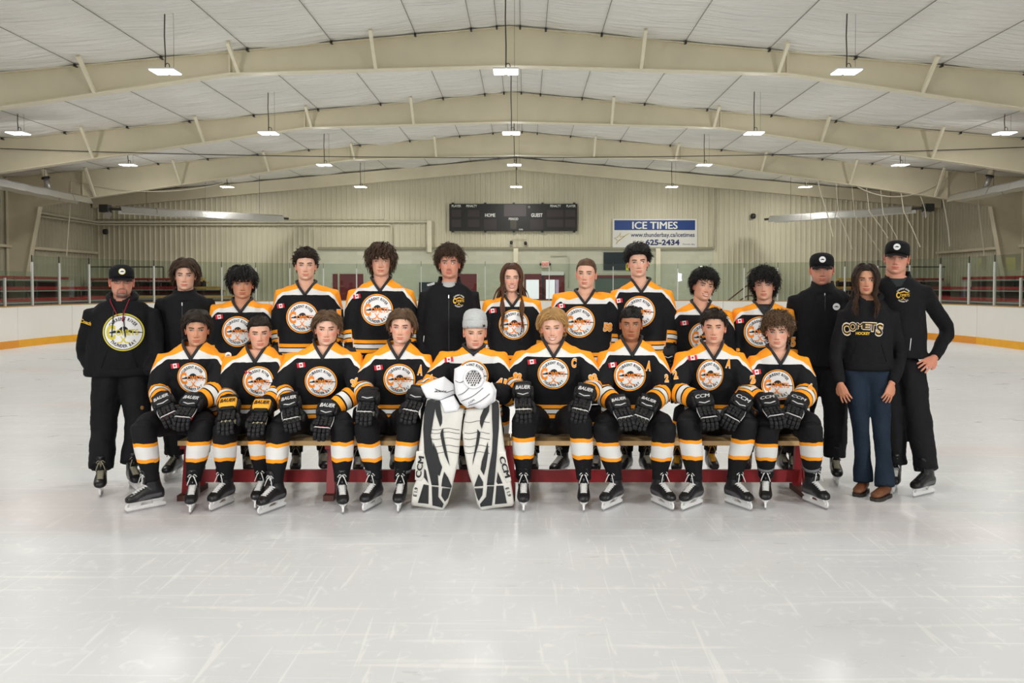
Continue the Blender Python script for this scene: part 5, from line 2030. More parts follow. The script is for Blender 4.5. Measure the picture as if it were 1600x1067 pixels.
        pts = [Vector((N.x + rr * math.sin(a), N.y - rr * .95 * math.cos(a), N.z + h)) for a, rr, h in [(.16, .092, -.060), (.6, .094, -.025), (1.1, .098, .0), (1.6, .10, .018), (2.2, .11, .03), (math.pi, .12, .02)]]
        mir = [Vector((2 * N.x - p_.x, p_.y, p_.z)) for p_ in pts[::-1]][1:]
        cm.tube(pts + mir, [.022, .028, .030, .034, .042, .05, .042, .034, .030, .028, .022], 10, 0, True, .8)
        cm.obj('hood', blackcloth, gar, True)
        if not sp.get('nostring'):
            for s in (-1, 1):
                st_ = []
                for k in range(9):
                    x = N.x + s * (.035 + .002 * k); z = N.z - .085 - .028 * k
                    h = bvh_t.ray_cast(Vector((x, -1, z)), Vector((0, 1, 0)), 3)
                    st_.append(Vector((x, (h[0].y if h[0] is not None else -.13) - .012, z)))
                MB().tube(st_, .004, 6).obj('drawstring', blackprint, gar, True)
        for s in (-1, 1):   # kangaroo pocket edges
            pk = MB()
            pp = []
            for k in range(6):
                x = N.x + s * (.09 + .045 * k / 5); z = zb + .20 - .14 * k / 5
                h = bvh_t.ray_cast(Vector((x, -1, z)), Vector((0, 1, 0)), 3)
                if h[0] is not None: pp.append(h[0] - Vector((0, .002, 0)))
            if len(pp) > 1: pk.tube(pp, .004, 5)
            if pk.v: pk.obj('pocket_seam', blackcloth, gar, True)
        tr2 = []
        for dz, k in ((.045, 1.01), (.03, 1.03), (-.005, 1.02), (-.02, .98)):
            cx, cyy, rx, ry = tf(zb + dz)
            tr2.append(ering(cx, cyy, rx * k * fl, ry * k * fl, zb + dz))
        MB().loft(tr2).obj('hem_band', blackcloth, gar, True)
    # ---------------- prints
    dc = .13 + (.01 if seat else 0)
    if sp.get('crest'):
        c = loc(sp['crest'][0], sp['crest'][1], d - dc)
        cc = (c.x, c.z)
        r = sp.get('crest_r', .122)
        f = Field(bvh_a, cc, r * 1.05, lim=.045)
        ms = [orangecloth, blackprint, whitecloth, orange2] if top == 'jersey' else [yellowprint, blackprint, whitecloth, yellowprint]
        crest_obj(f, cc, r, gar, ms, sp.get('crest_sx', 1.0))
    if sp.get('flag'):
        c = loc(sp['flag'][0], sp['flag'][1], d - dc)
        cc = (c.x, c.z); f = Field(bvh_a, cc, .045, 8)
        ro = math.radians(sp.get('flag_rot', 8))
        mb = MB()
        for x0, x1, mi in ((-.032, -.015, 1), (-.015, .015, 0), (.015, .032, 1)):
            stamp(mb, f, cc, *grid2(x0, -.018, x1, .018), 1, .0035, mi, ro)
        leaf = [(0, .012), (.003, .006), (.008, .008), (.007, .001), (.011, .0), (.004, -.006), (.001, -.006), (.001, -.011), (-.001, -.011), (-.001, -.006), (-.004, -.006), (-.011, .0), (-.007, .001), (-.008, .008), (-.003, .006)]
        stamp(mb, f, cc, leaf, [tuple(range(15))], 1, .0055, 1, ro)
        mb.obj('flag_patch', [whitecloth, redprint], gar, False, False)
    for (s_, px, py, h, rot, kind) in sp.get('text', []):
        c = loc(px, py, d - .11)
        cc = (c.x, c.z); f = Field(bvh_a, cc, max(h * .9 * max(1, len(s_) * .6), .05), 12, 'med', lim=.035)
        mb = MB()
        w = len(s_) * h * .62
        if kind == 'num':
            stamp(mb, f, cc, *line2(s_, 0, 0, h * 1.06, w * 1.05, .080), 1, .003, 1, math.radians(rot))
            stamp(mb, f, cc, *line2(s_, 0, 0, h, w, .055), 1, .005, 0, math.radians(rot))
            mb.obj('number', [orangecloth, whitecloth], gar, False, False)
        elif kind == 'plain':
            stamp(mb, f, cc, *line2(s_, 0, 0, h, w, .03), 1, .004, 0, math.radians(rot))
            mb.obj('lettering', whitecloth, gar, False, False)
        elif kind == 'gold':
            stamp(mb, f, cc, *line2(s_, 0, 0, h, w, .03), 1, .004, 0, math.radians(rot))
            mb.obj('lettering', goldprint, gar, False, False)
    if sp.get('badge'):
        kind, px, py, r = sp['badge']
        c = loc(px, py, d - .12); cc = (c.x, c.z); f = Field(bvh_a, cc, r * 1.3, 10)
        mb = MB()
        if kind == 'round':
            stamp(mb, f, cc, *disc2(r, 3, 24), 1, .003, 1)
            hill = [(-.7, -.1), (-.4, .1), (0, .25), (.4, .1), (.7, .0), (.5, -.12)]
            stamp(mb, f, cc, hill, [tuple(range(6))], r, .005, 2)
        else:
            for nm, (V_, F_), mi, h in CREST:
                if nm in ('ring', 'line', 'disc', 'bottom', 'top', 'hill'): continue
                stamp(mb, f, cc, V_, F_, r * 1.1, h - .003, 0)
            stamp(mb, f, cc, *arc_text('CURRENT RIVER', .9, .2, 150, 30), r, .004, 1)
            stamp(mb, f, cc, *arc_text('THUNDER BAY', .9, .2, 225, 315, True), r, .004, 1)
            stamp(mb, f, cc, [(-.6, .2), (-.3, .45), (.1, .6), (.5, .4), (.9, .25), (.5, .3), (.1, .42)], [tuple(range(7))], r, .004, 0)
        mb.obj('chest_badge', [goldprint, whitecloth, blackprint], gar, False, False)
    # ---------------- hats
    hat = sp.get('hat')
    if hat == 'cap':
        cmb = MB(); rg = []
        for z, k in ((.020, 1.03), (.040, 1.075), (.065, 1.08), (.090, 1.05), (.110, .93), (.124, .72), (.133, .42), (.137, .1)):
            zz_ = min(z, .119)
            w = .0745 * sp.get('fw', 1) * k + .004; f_ = .092 * k + .003; b2 = .101 * k + .004
            ring = []
            for j in range(32):
                a = 2 * math.pi * j / 32
                s_, c2 = math.sin(a), math.cos(a)
                fb = f_ if c2 > 0 else b2
                rr = (abs(s_ / w) ** 2.2 + abs(c2 / fb) ** 2.2) ** (-1 / 2.2)
                ring.append(S((rr * s_, HCY - rr * c2, z + (.014 * c2 if z < .05 else 0))))
            rg.append(ring)
        cmb.loft(rg)
        ho = cmb.obj('cap', blackcloth, root, True)
        br_ = MB(); rg = []
        for k in range(9):
            t = (k - 4) / 4
            x = t * .072
            y0 = HCY - .094 * math.sqrt(max(0, 1 - (x / .085) ** 2)) + .006
            y1 = y0 - .062 * (1 - .35 * t * t)
            zc = .036 - .012 * t * t
            rg.append([S((x, y0, zc + .003)), S((x, y1, zc - .018)), S((x, y1, zc - .022)), S((x, y0, zc - .003))])
        br_.loft(rg); br_.obj('brim', blackcloth, ho, True)
        bd_ = MB()
        cN_ = Vector((0, -.098, .080))
        for r0, off, mi in ((.024, .004, 0), (.021, .0052, 1)):
            base_ = len(bd_.v)
            for k in range(20):
                a = 2 * math.pi * k / 20
                x, z = r0 * math.cos(a), r0 * math.sin(a)
                bd_.v.append(tuple(S((x, -.094 - off + .35 * max(z, -.02) + x * x * 6, .080 + z))))
            bd_.f.append(tuple(range(base_, base_ + 20))); bd_.m.append(mi)
        hl = [(-.016, -.003), (-.008, .003), (0, .006), (.008, .004), (.016, .0), (.008, -.004)]
        base_ = len(bd_.v)
        bd_.v += [tuple(S((x, -.094 - .0066 + .35 * z + x * x * 6, .080 + z))) for x, z in hl]
        bd_.f.append(tuple(range(base_, base_ + 6))); bd_.m.append(2)
        bd_.obj('cap_badge', [yellowprint if sp.get('capgold') else whitecloth, whitecloth, blackprint], ho, False, False)
    if hat == 'beanie':
        wool = mat('beanie_wool', lin(190, 193, 192), 0.95, bump=0.9, bscale=90)
        bb = MB(); rg = []
        for z, k in ((.055, 1.05), (.085, 1.10), (.11, 1.10), (.135, 1.02), (.155, .85), (.168, .55), (.174, .2)):
            w, f_, b2 = .0745 * k + .004, .091 * k, .101 * k + .005
            rg.append([S((w * math.sin(a) * (1 + .012 * math.cos(22 * a)), HCY - (f_ if math.cos(a) > 0 else b2) * math.cos(a) * (1 + .012 * math.cos(22 * a)), z + .018 * math.cos(a) * (z < .1))) for a in [2 * math.pi * j / 66 for j in range(66)]])
        bb.loft(rg)
        ho = bb.obj('beanie', wool, root, True)
        bb = MB(); rg = []
        for z, k in ((.030, 1.06), (.028, 1.12), (.050, 1.16), (.075, 1.16), (.092, 1.12), (.088, 1.04)):
            w, f_, b2 = .0745 * k + .004, .091 * k, .101 * k + .005
            rg.append([S((w * math.sin(a) * (1 + .01 * math.cos(30 * a)), HCY - (f_ if math.cos(a) > 0 else b2) * math.cos(a) * (1 + .01 * math.cos(30 * a)), z + .018 * math.cos(a))) for a in [2 * math.pi * j / 90 for j in range(90)]])
        bb.loft(rg); bb.obj('folded_cuff', wool, ho, True)
        MB().box(S((.060, -.083, .062)), (.008, .004, .009), 0, Matrix.Rotation(.5, 3, 'Z')).obj('wool_tag', blackprint, ho)
    if sp.get('glasses'):
        gm_ = MB()
        for s in (-1, 1):
            o_ = [(s * .033 + .023 * math.cos(a) * (1 if abs(math.cos(a)) < .8 else .98), -.108 + abs(s * .033 + .023 * math.cos(a)) * .12, .002 + .015 * math.copysign(abs(math.sin(a)) ** .8, math.sin(a))) for a in np.linspace(0, 2 * math.pi, 17)]
            gm_.tube([S(v) for v in o_], .0014, 5)
            gm_.tube([S((s * .055, -.100, .006)), S((s * .076, -.06, .006)), S((s * .080, .01, .002))], .0016, 5)
        gm_.tube([S((-.010, -.108, .006)), S((0, -.112, .009)), S((.010, -.108, .006))], .0016, 5)
        gm_.obj('glasses', mat('spectacle_frame', (.02, .02, .02, 1), .3, .5), root, True)
    if sp.get('lanyard'):
        lm = MB(); 
        for s in (-1, 1):
            pp = [Vector((N.x + s * .080, N.y - .01, N.z + .03))]
            for k in range(6):
                x = N.x + s * (.070 - .010 * k) + .02 * k / 5; z = N.z - .01 - .026 * k
                h = bvh_t.ray_cast(Vector((x, -1, z)), Vector((0, 1, 0)), 3)
                pp.append(Vector((x, (h[0].y if h[0] is not None else -.1) - .022, z)))
            lm.tube(pp, .0055, 6, 0, True, .5)
        e_ = pp[-1]
        lm.tube([e_, e_ + Vector((-.005, -.004, -.04))], .006, 6)
        lo = lm.obj('lanyard', mat('lanyard_red', lin(160, 20, 40), .6), root, True)
        MB().tube([e_ + Vector((-.005, -.004, -.04)), e_ + Vector((-.003, -.006, -.10)), e_ + Vector((.004, -.006, -.15))], .003, 5).obj('whistle_cord', whitecloth, lo, True)
    # ---------------- gloves
    if sp.get('gloves'):
        for i, s in enumerate((-1, 1)):
            if sp['gloves'][i] is None: continue
            Jn, E, C, Hn = arms[i]
            dv = (Hn - C).normalized()
            hint = Vector(sp.get('ghint', [(0, -1, .6), (0, -1, .6)])[i])
            z = (hint - dv * hint.dot(dv)).normalized(); x = dv.cross(z)
            Rm = Matrix((x, dv, z)).transposed().to_4x4()
            o = link('glove', glove_mesh(s * -1 if False else (1 if s < 0 else -1), sp['gloves'][i]), root)
            o.matrix_local = Matrix.Translation(C + dv * (.085 if seat else .06)) @ Rm @ Matrix.Scale(1.05, 4)
    # ---------------- legs
    feet = sp.get('feet', [])
    lf = []
    for (tx, ty, hx, hy) in feet:
        a = Pz(tx, ty, 0); b = Pz(hx, hy, 0)
        dv = (a - b); dv.z = 0
        if dv.length < .02: dv = Vector((0, -1, 0))
        dv.normalize()
        an = a - dv * .178
        yw_ = math.atan2(dv.x, -dv.y)
        lf.append((Mi @ an, yw_ - yaw))
    knees = [loc(*k) for k in sp['knees']] if sp.get('knees') else None
    bot = sp.get('bottom', 'hockey')
    hipx = .095
    hips = [Vector((pel.x - hipx, pel.y, pel.z - (.02 if seat else .0))), Vector((pel.x + hipx, pel.y, pel.z - (.02 if seat else .0)))]
    pmb = MB()
    if seat: pmb.pad((pel.x, pel.y + .01, pel.z - .015), (.19, .15, .125), e=.8, nu=16, nv=10)
    else: pmb.pad((pel.x, pel.y, pel.z - .02), (.165 * sp.get('belly', 1), .13, .15), e=.8, nu=16, nv=10)
    for i, (fp, fy) in enumerate(lf):
        ank = Vector((fp.x, fp.y, .22))
        if knees: kn = knees[i]
        else:
            kn = hips[i].lerp(ank, .53); kn.y -= .035
        if bot == 'hockey':
            if seat:
                pmb.tube([hips[i], hips[i].lerp(kn, .5), kn.lerp(hips[i], .10), kn + (kn - hips[i]).normalized() * .03], [.115, .108, .095, .06], 14)
                pmb.tube([kn.lerp(hips[i], .03), kn.lerp(ank, .22)], [.092, .090], 14)
            else:
                pmb.tube([hips[i], hips[i].lerp(kn, .5), kn.lerp(hips[i], .1)], [.125, .125, .108], 14)
            # sock over the shin pad, with its own length coordinate
            sm_ = MB(); R_ = []; ts = []
            dirv = (ank - kn).normalized()
            for t, r in ((-.10, .02), (-.09, .055), (-.05, .078), (0, .086), (.1, .087), (.2, .086), (.27, .0855), (.28, .0855), (.34, .085), (.35, .085), (.46, .083), (.57, .080), (.58, .080), (.64, .077), (.65, .077), (.74, .070), (.84, .061), (.95, .056), (1.0, .056), (1.03, .054)):
                c = kn + (ank - kn) * t
                bulge = .012 * math.sin(max(0, min(1, t)) * math.pi)
                c = c + Vector((0, -.006 if t < .5 else 0, 0))
                R_.append([(c.x + r * math.cos(a), c.y + r * (1.08 if math.sin(a) < 0 else .98) * math.sin(a), c.z + .012 * (noise.noise((math.cos(a) * 1.5 + sp['seed'] * 7 + i * 3, math.sin(a) * 1.5, t * 3)))) for a in [2 * math.pi * j / 22 for j in range(22)]])
                ts += [t] * 22
            sm_.loft(R_)
            so = sm_.obj('sock', sock_m, root, True)
            setattr_f(so.data, 'band', np.clip(ts, 0, 1))
            if sp.get('tape'):
                MB().tube([kn + (ank - kn) * .80, kn + (ank - kn) * .86], [.0655, .0615], 18).obj('shin_tape', mat('clear_tape', (.16, .17, .18, 1), .15), so, True)
        else:
            w = sp.get('legw', 1.0)
            if bot == 'jeans':
                pmb.tube([hips[i], hips[i].lerp(kn, .5), kn, kn.lerp(ank, .5), Vector((ank.x, ank.y - .01, .09))], [.105, .084, .064, .062, .078], 14)
            else:
                an2 = Vector((ank.x, ank.y, .20))
                pmb.tube([hips[i], hips[i].lerp(kn, .5), kn, kn.lerp(an2, .5), an2], [.13 * w, .118 * w, .100 * w, .096 * w, .092 * w], 14)
        if bot != 'jeans':
            lc_ = sp.get('laces', [None, None])
            place_skate(root, Vector((fp.x, fp.y, 0)), fy, lc_[i % 2])
        else:
            bt = boot_mesh()
            o = link('boot', bt[0], root); o.location = (fp.x, fp.y, 0); o.rotation_euler = (0, 0, fy)
            link('boot_sole', bt[1], o)
    pme = remesh(pmb, .013, 4, 'pants')
    disp_folds(pme, .012 if bot != 'jeans' else .007, (7, 7, 9), sp['seed'] * 1.3)
    if bot == 'jeans':
        pme.materials.append(denim); nm = 'jeans'
    else:
        pme.materials.append(blackknit); nm = 'hockey_pants' if bot == 'hockey' else 'track_pants'
    po = link(nm, pme, root)
    if sp.get('stripe'):   # light piping down the outer seam
        bv = BVHTree.FromPolygons([tuple(v.co) for v in pme.vertices], [tuple(p.vertices) for p in pme.polygons])
        pp = []
        for k in range(14):
            z = .95 - .055 * k
            h = bv.ray_cast(Vector((-1, pel.y - .03, z)), Vector((1, 0, 0)), 2)
            if h[0] is not None: pp.append(h[0] - Vector((.001, .012, 0)))
        if len(pp) > 2: MB().tube(pp, .0035, 5).obj('piping', mat('piping_grey', (.4, .4, .4, 1), .5), po, True)
    return root, tf, N, arms, gar


_boot = []


def boot_mesh():
    if _boot: return _boot
    mb = MB(); n = 16
    rg = []
    for y, w, z0, z1 in ((-.165, .012, .03, .04), (-.160, .032, .024, .058), (-.13, .044, .022, .072), (-.09, .046, .022, .082), (-.04, .040, .022, .10), (.0, .036, .022, .13), (.05, .034, .022, .13), (.075, .022, .03, .11)):
        rg.append([(w * math.cos(2 * math.pi * j / n), y, (z0 + z1) / 2 + (z1 - z0) / 2 * math.sin(2 * math.pi * j / n)) for j in range(n)])
    mb.loft(rg)
    me = remesh(mb, .006, 4, 'boot'); me.materials.append(mat('brown_leather', lin(112, 68, 42), .5, bump=.2, bscale=60, var=.2, vscale=12))
    sl = MB(); ol = [(.0, .082), (.03, .07), (.038, .03), (.036, -.02), (.046, -.07), (.049, -.11), (.040, -.15), (.018, -.170), (-.018, -.170), (-.040, -.15), (-.049, -.11), (-.046, -.07), (-.036, -.02), (-.038, .03), (-.03, .07)]
    sl.prism(ol[::-1], (0, 0, 0), (1, 0, 0), (0, 1, 0), .026)
    _boot.extend([me, sl.mesh('boot_sole', mat('dark_rubber', (.03, .025, .02, 1), .6), False, True)])
    return _boot
# ================================================================ who stands and sits where
def sk(r, g, b): return lin(r, g, b)[:3]


FAIR, PALE, MED, TAN, RUDDY = sk(216, 166, 140), sk(222, 176, 152), sk(204, 150, 120), sk(166, 112, 80), sk(210, 152, 128)
BLK, DBR, BRN, LBR, BLD, AUB = (.010, .008, .007), (.022, .013, .008), (.055, .030, .016), (.11, .062, .030), (.46, .26, .09), (.075, .030, .014)
FR_, BK_ = 'hockey players seated on the bench', 'people standing behind the bench'


def A(ex, ey, cx, cy, hx, hy, ed=6.38, cd=6.16, hd=6.0): return ((ex, ey, ed), (cx, cy, cd), (hx, hy, hd))


def sty(base, **k): return dict(STY[base], **k)


PEOPLE = [
    # ---------------- front row, left to right
    dict(label='seated player with dark hair at the left end of the bench, gloves folded together', seat=True, d=6.46, face=(307, 541), head=(-3, 4, 0), sh=(243, 359, 560), nl=.02,
         skin=MED, hair=DBR, style=sty('curtain', tt=.024, len=.06, front=.064), crest=(298, 592), crest_sx=.92, flag=(272, 572), badge=('round', 351, 557, .024), arms=[A(247, 612, 257, 632, 266, 655), A(342, 610, 299, 633, 286, 656)], gloves=['bauer_red', 'bauer_red'],
         knees=[(224, 668, 6.12), (316, 664, 6.12)], feet=[(198, 802, 260, 790), (297, 804, 303, 794)], pel=(290, 6.6)),
    dict(label='seated young player with cropped dark hair and yellow cuffed gloves, second on the bench', seat=True, d=6.46, face=(407, 546), head=(2, 4, -2), sh=(347, 450, 565), nl=.02, hs=.97,
         skin=FAIR, blush=.7, hair=DBR, style=sty('crew', front=.062), crest=(402, 598), flag=(388, 583), arms=[A(352, 620, 358, 637, 353, 664), A(440, 612, 410, 640, 402, 666)], gloves=['bauer_yellow', 'bauer_yellow'],
         knees=[(352, 668, 6.12), (404, 664, 6.2)], feet=[(329, 800, 358, 788), (399, 797, 412, 786)], pel=(385, 6.6)),
    dict(label='seated player with parted brown hair and number 39 on his sleeve, third on the bench', seat=True, d=6.46, face=(510, 540), head=(-2, 3, 1), sh=(441, 568, 561), nl=.02, fw=1.05,
         skin=PALE, blush=.8, hair=LBR, style=sty('curtain', tt=.016), crest=(499, 598), flag=(469, 571), text=[('39', 556, 597, .055, 20, 'num')], arms=[A(440, 612, 454, 633, 456, 660), A(562, 612, 512, 644, 503, 674)], gloves=['bauer', 'bauer_red'],
         cuffband=(.60, .88), knees=[(436, 666, 6.12), (536, 664, 6.12)], feet=[(405, 806, 452, 789), (536, 804, 534, 794)], pel=(490, 6.6)),
    dict(label='seated player with parted brown hair and letter A, on the bench left of goalie', seat=True, d=6.46, face=(625, 537), head=(-6, 0, 2), sh=(566, 679, 562), nl=.04,
         skin=PALE, blush=.7, hair=LBR, style=sty('curtain', tt=.020), crest=(623, 594), flag=(590.5, 575), text=[('A', 656.6, 578, .065, -6, 'num')], arms=[A(564, 608, 576, 624, 570, 648), A(668, 606, 651, 622, 641, 646)], gloves=['plain', 'plain'], tape=True,
         knees=[(572, 668, 6.12), (641, 665, 6.12)], feet=[(568, 801, 592, 788), (622, 802, 628, 791)], pel=(608, 6.6)),
    dict(label='goalie in grey knit beanie with big white and black leg pads, seated mid bench', seat=True, d=6.46, face=(743, 546), head=(4, 6, 0), sh=(680, 796, 559), nl=.03, vd=.03, underneck=True,
         skin=PALE, blush=.6, hair=BLD, style=sty('none'), hat='beanie', crest=(738, 588), flag=(700.5, 562.7), text=[('41', 783, 594, .060, -12, 'num'), ('4', 675, 590, .05, 10, 'num')],
         arms=[A(672, 606, 690, 616, 690, 630, 6.35, 6.1, 6.0), A(800, 620, 770, 610, 745, 612, 6.35, 6.05, 6.0)], cuffband=(.35, .72),
         knees=[(688, 668, 6.2), (768, 668, 6.2)], feet=[(676, 785, 680, 776), (772, 785, 770, 776)], pel=(738, 6.6)),
    dict(label='smiling blond captain with letter C on his jersey, seated right of the goalie', seat=True, d=6.46, face=(864, 538), head=(-4, 2, -3), sh=(799, 931, 558), nl=.018, fw=1.06,
         skin=PALE, blush=.5, smile=1.0, teeth=True, eye=.6, hair=BLD, style=sty('curtain', tt=.028, part=.008, tip=(.52, .31, .12), len=.06), crest=(865, 585), flag=(831, 566), text=[('C', 897, 567, .062, -4, 'num'), ('93', 808, 588, .052, -14, 'num'), ('93', 926, 590, .052, 14, 'num')],
         arms=[A(802, 602, 817, 616, 818, 646), A(930, 606, 913, 619, 906, 646)], gloves=['bauer', 'bauer'], tape=False,
         knees=[(818, 656, 6.12), (907, 658, 6.12)], feet=[(818, 801, 818, 791), (912, 801, 912, 791)], pel=(863, 6.6)),
    dict(label='seated player with short black hair, tan skin and letter A, right of the blond captain', seat=True, d=6.46, face=(986, 532), head=(0, 2, 0), sh=(931, 1042, 558), nl=.035, hs=.98,
         skin=TAN, blush=.2, hair=BLK, style=sty('crew', front=.054, len=.022), crest=(985, 588), flag=(958, 571), text=[('A', 1013.7, 571.6, .065, -5, 'num'), ('2', 1041, 590, .05, 0, 'num')], arms=[A(940, 614, 968, 636, 977, 656), A(1038, 612, 1010, 636, 1001, 657)], gloves=['bauer', 'bauer'],
         knees=[(944, 667, 6.12), (1038, 667, 6.12)], feet=[(942, 799, 967, 788), (1051, 799, 1017, 784)], pel=(985, 6.6)),
    dict(label='seated player with dark swept hair and letter A, next to the curly boy at right', seat=True, d=6.46, face=(1115, 537), head=(-3, 0, 0), sh=(1052, 1168, 560), nl=.04,
         skin=FAIR, hair=DBR, style=sty('quiff', tt=.020), crest=(1111, 587), crest_sx=.82, flag=(1084, 560), text=[('A', 1138.5, 567, .065, -8, 'num'), ('2', 1055, 585, .055, 10, 'num'), ('2', 1174, 592, .05, 0, 'num')],
         arms=[A(1058, 612, 1098, 630, 1108, 657), A(1170, 612, 1157, 632, 1138, 664)], gloves=['ccm', 'ccm'],
         knees=[(1075, 660, 6.12), (1166, 660, 6.12)], feet=[(1066, 799, 1105, 784), (1173, 799, 1124, 782)], pel=(1118, 6.6)),
    dict(label='seated boyish player with curly light brown hair at the right end of the bench', seat=True, d=6.46, face=(1214, 544), head=(-3, 3, 0), sh=(1165, 1268, 566), nl=.045,
         skin=PALE, blush=.7, hair=LBR, style=sty('curly', tt=.028, ts=.012), crest=(1217, 603), flag=(1184, 582), text=[('5', 1177, 592, .05, 5, 'num'), ('4', 1261, 604, .06, -20, 'num')],
         arms=[A(1166, 614, 1200, 633, 1212, 653), A(1262, 612, 1244, 633, 1238, 655)], gloves=['ccm', 'ccm'], tape=True,
         knees=[(1197, 670, 6.15), (1266, 667, 6.12)], feet=[(1196, 797, 1196, 788), (1292, 797, 1262, 785)], pel=(1222, 6.6)),
    # ---------------- back row, left to right
    dict(label='bearded man in black cap, glasses and black hoodie with red lanyard, standing far left', d=6.95, face=(191, 464), head=(3, 0, 0), sh=(129, 252, 488), nl=.03, hs=1.03, fw=1.05, top='hoodie', bottom='track', belly=1.10, chest=1.1, hem=.62,
         skin=RUDDY, hair=(.10, .085, .07), style=sty('capped'), hat='cap', capgold=True, glasses=True, lanyard=True, beard=('goatee', (.10, .085, .075), 1.0), crest=(192.5, 519), crest_r=.155,
         text=[('Coach', 135, 503, .030, -20, 'gold')], arms=[((128, 552, 6.98), (150, 585, 6.82), (168, 588, 6.78)), ((248, 556, 6.98), (230, 583, 6.82), (215, 588, 6.78))],
         feet=[(156, 777, 159, 768), (215, 769, 203, 759)], knees=[(162, 660, 6.85), (216, 660, 6.9)], stripe=True, laces=[lace_g, lace_g]),
    dict(label='young man with wavy brown hair in plain black quarter zip, behind bench left end', d=7.2, face=(288, 453), head=(-4, 2, 1), sh=(240, 338, 472), nl=.05, top='jacket', bottom='track', vd=.035, tee='dark', hem=.66,
         skin=PALE, blush=.4, hair=BRN, style=sty('curtain_long'), feet=[(258, 753, 280, 743), (312, 752, 312, 744)], laces=[lace_g, lace_g], arms=[((238, 545, 7.2), (240, 585, 7.1), (240, 600, 7.08)), None], gloves=['plain', None]),
    dict(label='standing player with shaggy dark fringe over his forehead, behind the bench left', d=7.2, face=(379, 466), head=(2, 2, 0), sh=(328, 428, 483), nl=.045, skin=MED, hair=BLK, style=sty('mop'), crest=(371, 518), flag=(342, 495), crest_r=.130, fw=1.06,
         feet=[(352, 752, 352, 744), (390, 752, 386, 743)], laces=[lace_g, lace_g], gloves=['plain', 'plain']),
    dict(label='tall standing player with short dark hair, between two shaggy haired players in back row', d=7.2, face=(477.5, 437), head=(-1, 0, 0), sh=(428, 532, 459), nl=.055, skin=PALE, hair=DBR, style=sty('short_messy'), crest=(472, 496), flag=(438, 478), crest_r=.134,
         feet=[(461, 750, 464, 741), (507, 746, 505, 738)], laces=[lace_g, lace_g], gloves=['plain', 'plain'], text=[('1', 528, 490, .06, 0, 'num')]),
    dict(label='tallest standing player with shaggy brown hair, left of the curly man in black jacket', d=7.2, face=(595, 431), head=(-2, -2, 0), sh=(541, 650, 459), nl=.055, hs=1.02, skin=FAIR, hair=BRN, style=sty('mop_long'), crest=(589, 484), flag=(557, 463), crest_r=.135,
         feet=[(560, 752, 560, 744), (617, 748, 617, 739)], gloves=['plain', 'plain']),
    dict(label='man with curly brown hair and moustache in black zip jacket, behind the goalie', d=7.2, face=(702, 434), head=(-3, -2, -1), sh=(650, 754, 461), nl=.05, hs=1.03, top='jacket', bottom='track', vd=.075, open=1.8, tee='grey', hem=.68,
         skin=RUDDY, hair=BRN, style=sty('curly', len=.06), beard=('moustache', (.07, .035, .02), .75), badge=('emblem', 717, 470, .055), text=[('HOCKEY', 673, 444, .018, 14, 'plain')],
         feet=[(668, 750, 668, 742), (727, 752, 722, 742)], zip=12),
    dict(label='smiling young woman in team jersey with very long auburn hair, standing behind the goalie', d=7.2, face=(800, 456), head=(2, 0, 0), sh=(753, 849, 476), nl=.05, hs=.95, neck=.050, skin=PALE, blush=.6, smile=1.0, teeth=True, fw=.95, brow=.8,
         lip=sk(190, 90, 90), hair=AUB, style=sty('long', tip=(.16, .07, .03), hw=.074, ts=.014, tt=.014), crest=(803, 507), flag=(769.6, 485.6), crest_r=.128, feet=[(780, 751, 780, 742), (833, 751, 833, 742)], gloves=['plain', 'plain']),
    dict(label='standing player with buzzed reddish brown hair and number 58 on his sleeve, behind the captain', d=7.2, face=(913, 450), head=(-8, -2, 2), sh=(861, 967, 466), nl=.06, skin=PALE, blush=.7, hair=(.12, .06, .03), style=sty('buzz', ts=.004, tt=.009), crest=(905, 503), flag=(877, 478), crest_r=.134,
         text=[('58', 950, 511, .062, -4, 'num')], feet=[(863, 750, 885, 741), (930, 750, 932, 741)], gloves=['plain', 'plain']),
    dict(label='tall standing player with voluminous black hair, under the ICE TIMES sign', d=7.2, face=(999, 432), head=(3, -2, -3), sh=(951, 1054, 460), nl=.06, skin=PALE, blush=.5, hair=BLK, style=sty('quiff', tt=.040, len=.05, sx=.03, mess=.45, ts=.012), crest=(999, 487), flag=(967, 470), crest_r=.134,
         feet=[(968, 748, 985, 738), (1018, 750, 1005, 741)], laces=[lace_g, lace_g], gloves=['plain', 'plain']),
    dict(label='grinning back row player with curly black hair and yellow laces, looking sideways', d=7.2, face=(1101, 469), head=(18, -2, 9), nx=1096, sh=(1042, 1146, 492), nl=.05, skin=FAIR, smile=.9, teeth=True, hair=BLK, style=sty('curly', tt=.030, ts=.014, len=.055), crest=(1101, 527), flag=(1070, 505), crest_r=.132,
         text=[('15', 1042, 524, .06, 0, 'num')], feet=[(1056, 750, 1060, 741), (1117, 747, 1108, 738)], laces=[lace_y, lace_y], gloves=['plain', 'plain']),
    dict(label='standing player with big black curls and number 5 sleeve, right in the back row', d=7.2, face=(1193.5, 468), head=(-4, -2, -2), sh=(1142, 1242, 489), nl=.055, skin=FAIR, hair=BLK, style=sty('curly_big'), crest=(1188, 519), flag=(1157.6, 502), crest_r=.132, underneck=True, text=[('5', 1240, 534, .07, 0, 'num')],
         feet=[(1164, 750, 1168, 741), (1230, 748, 1218, 738)], laces=[lace_g, lace_g], gloves=['plain', 'plain']),
    dict(label='stocky man in black cap and plain black jacket with small round white badge', d=7.2, face=(1284.5, 445), head=(2, 0, 0), sh=(1228, 1344, 468), nl=.03, hs=1.06, fw=1.08, neck=.068, top='jacket', bottom='track', belly=1.1, chest=1.1, vd=.02, hem=.68,
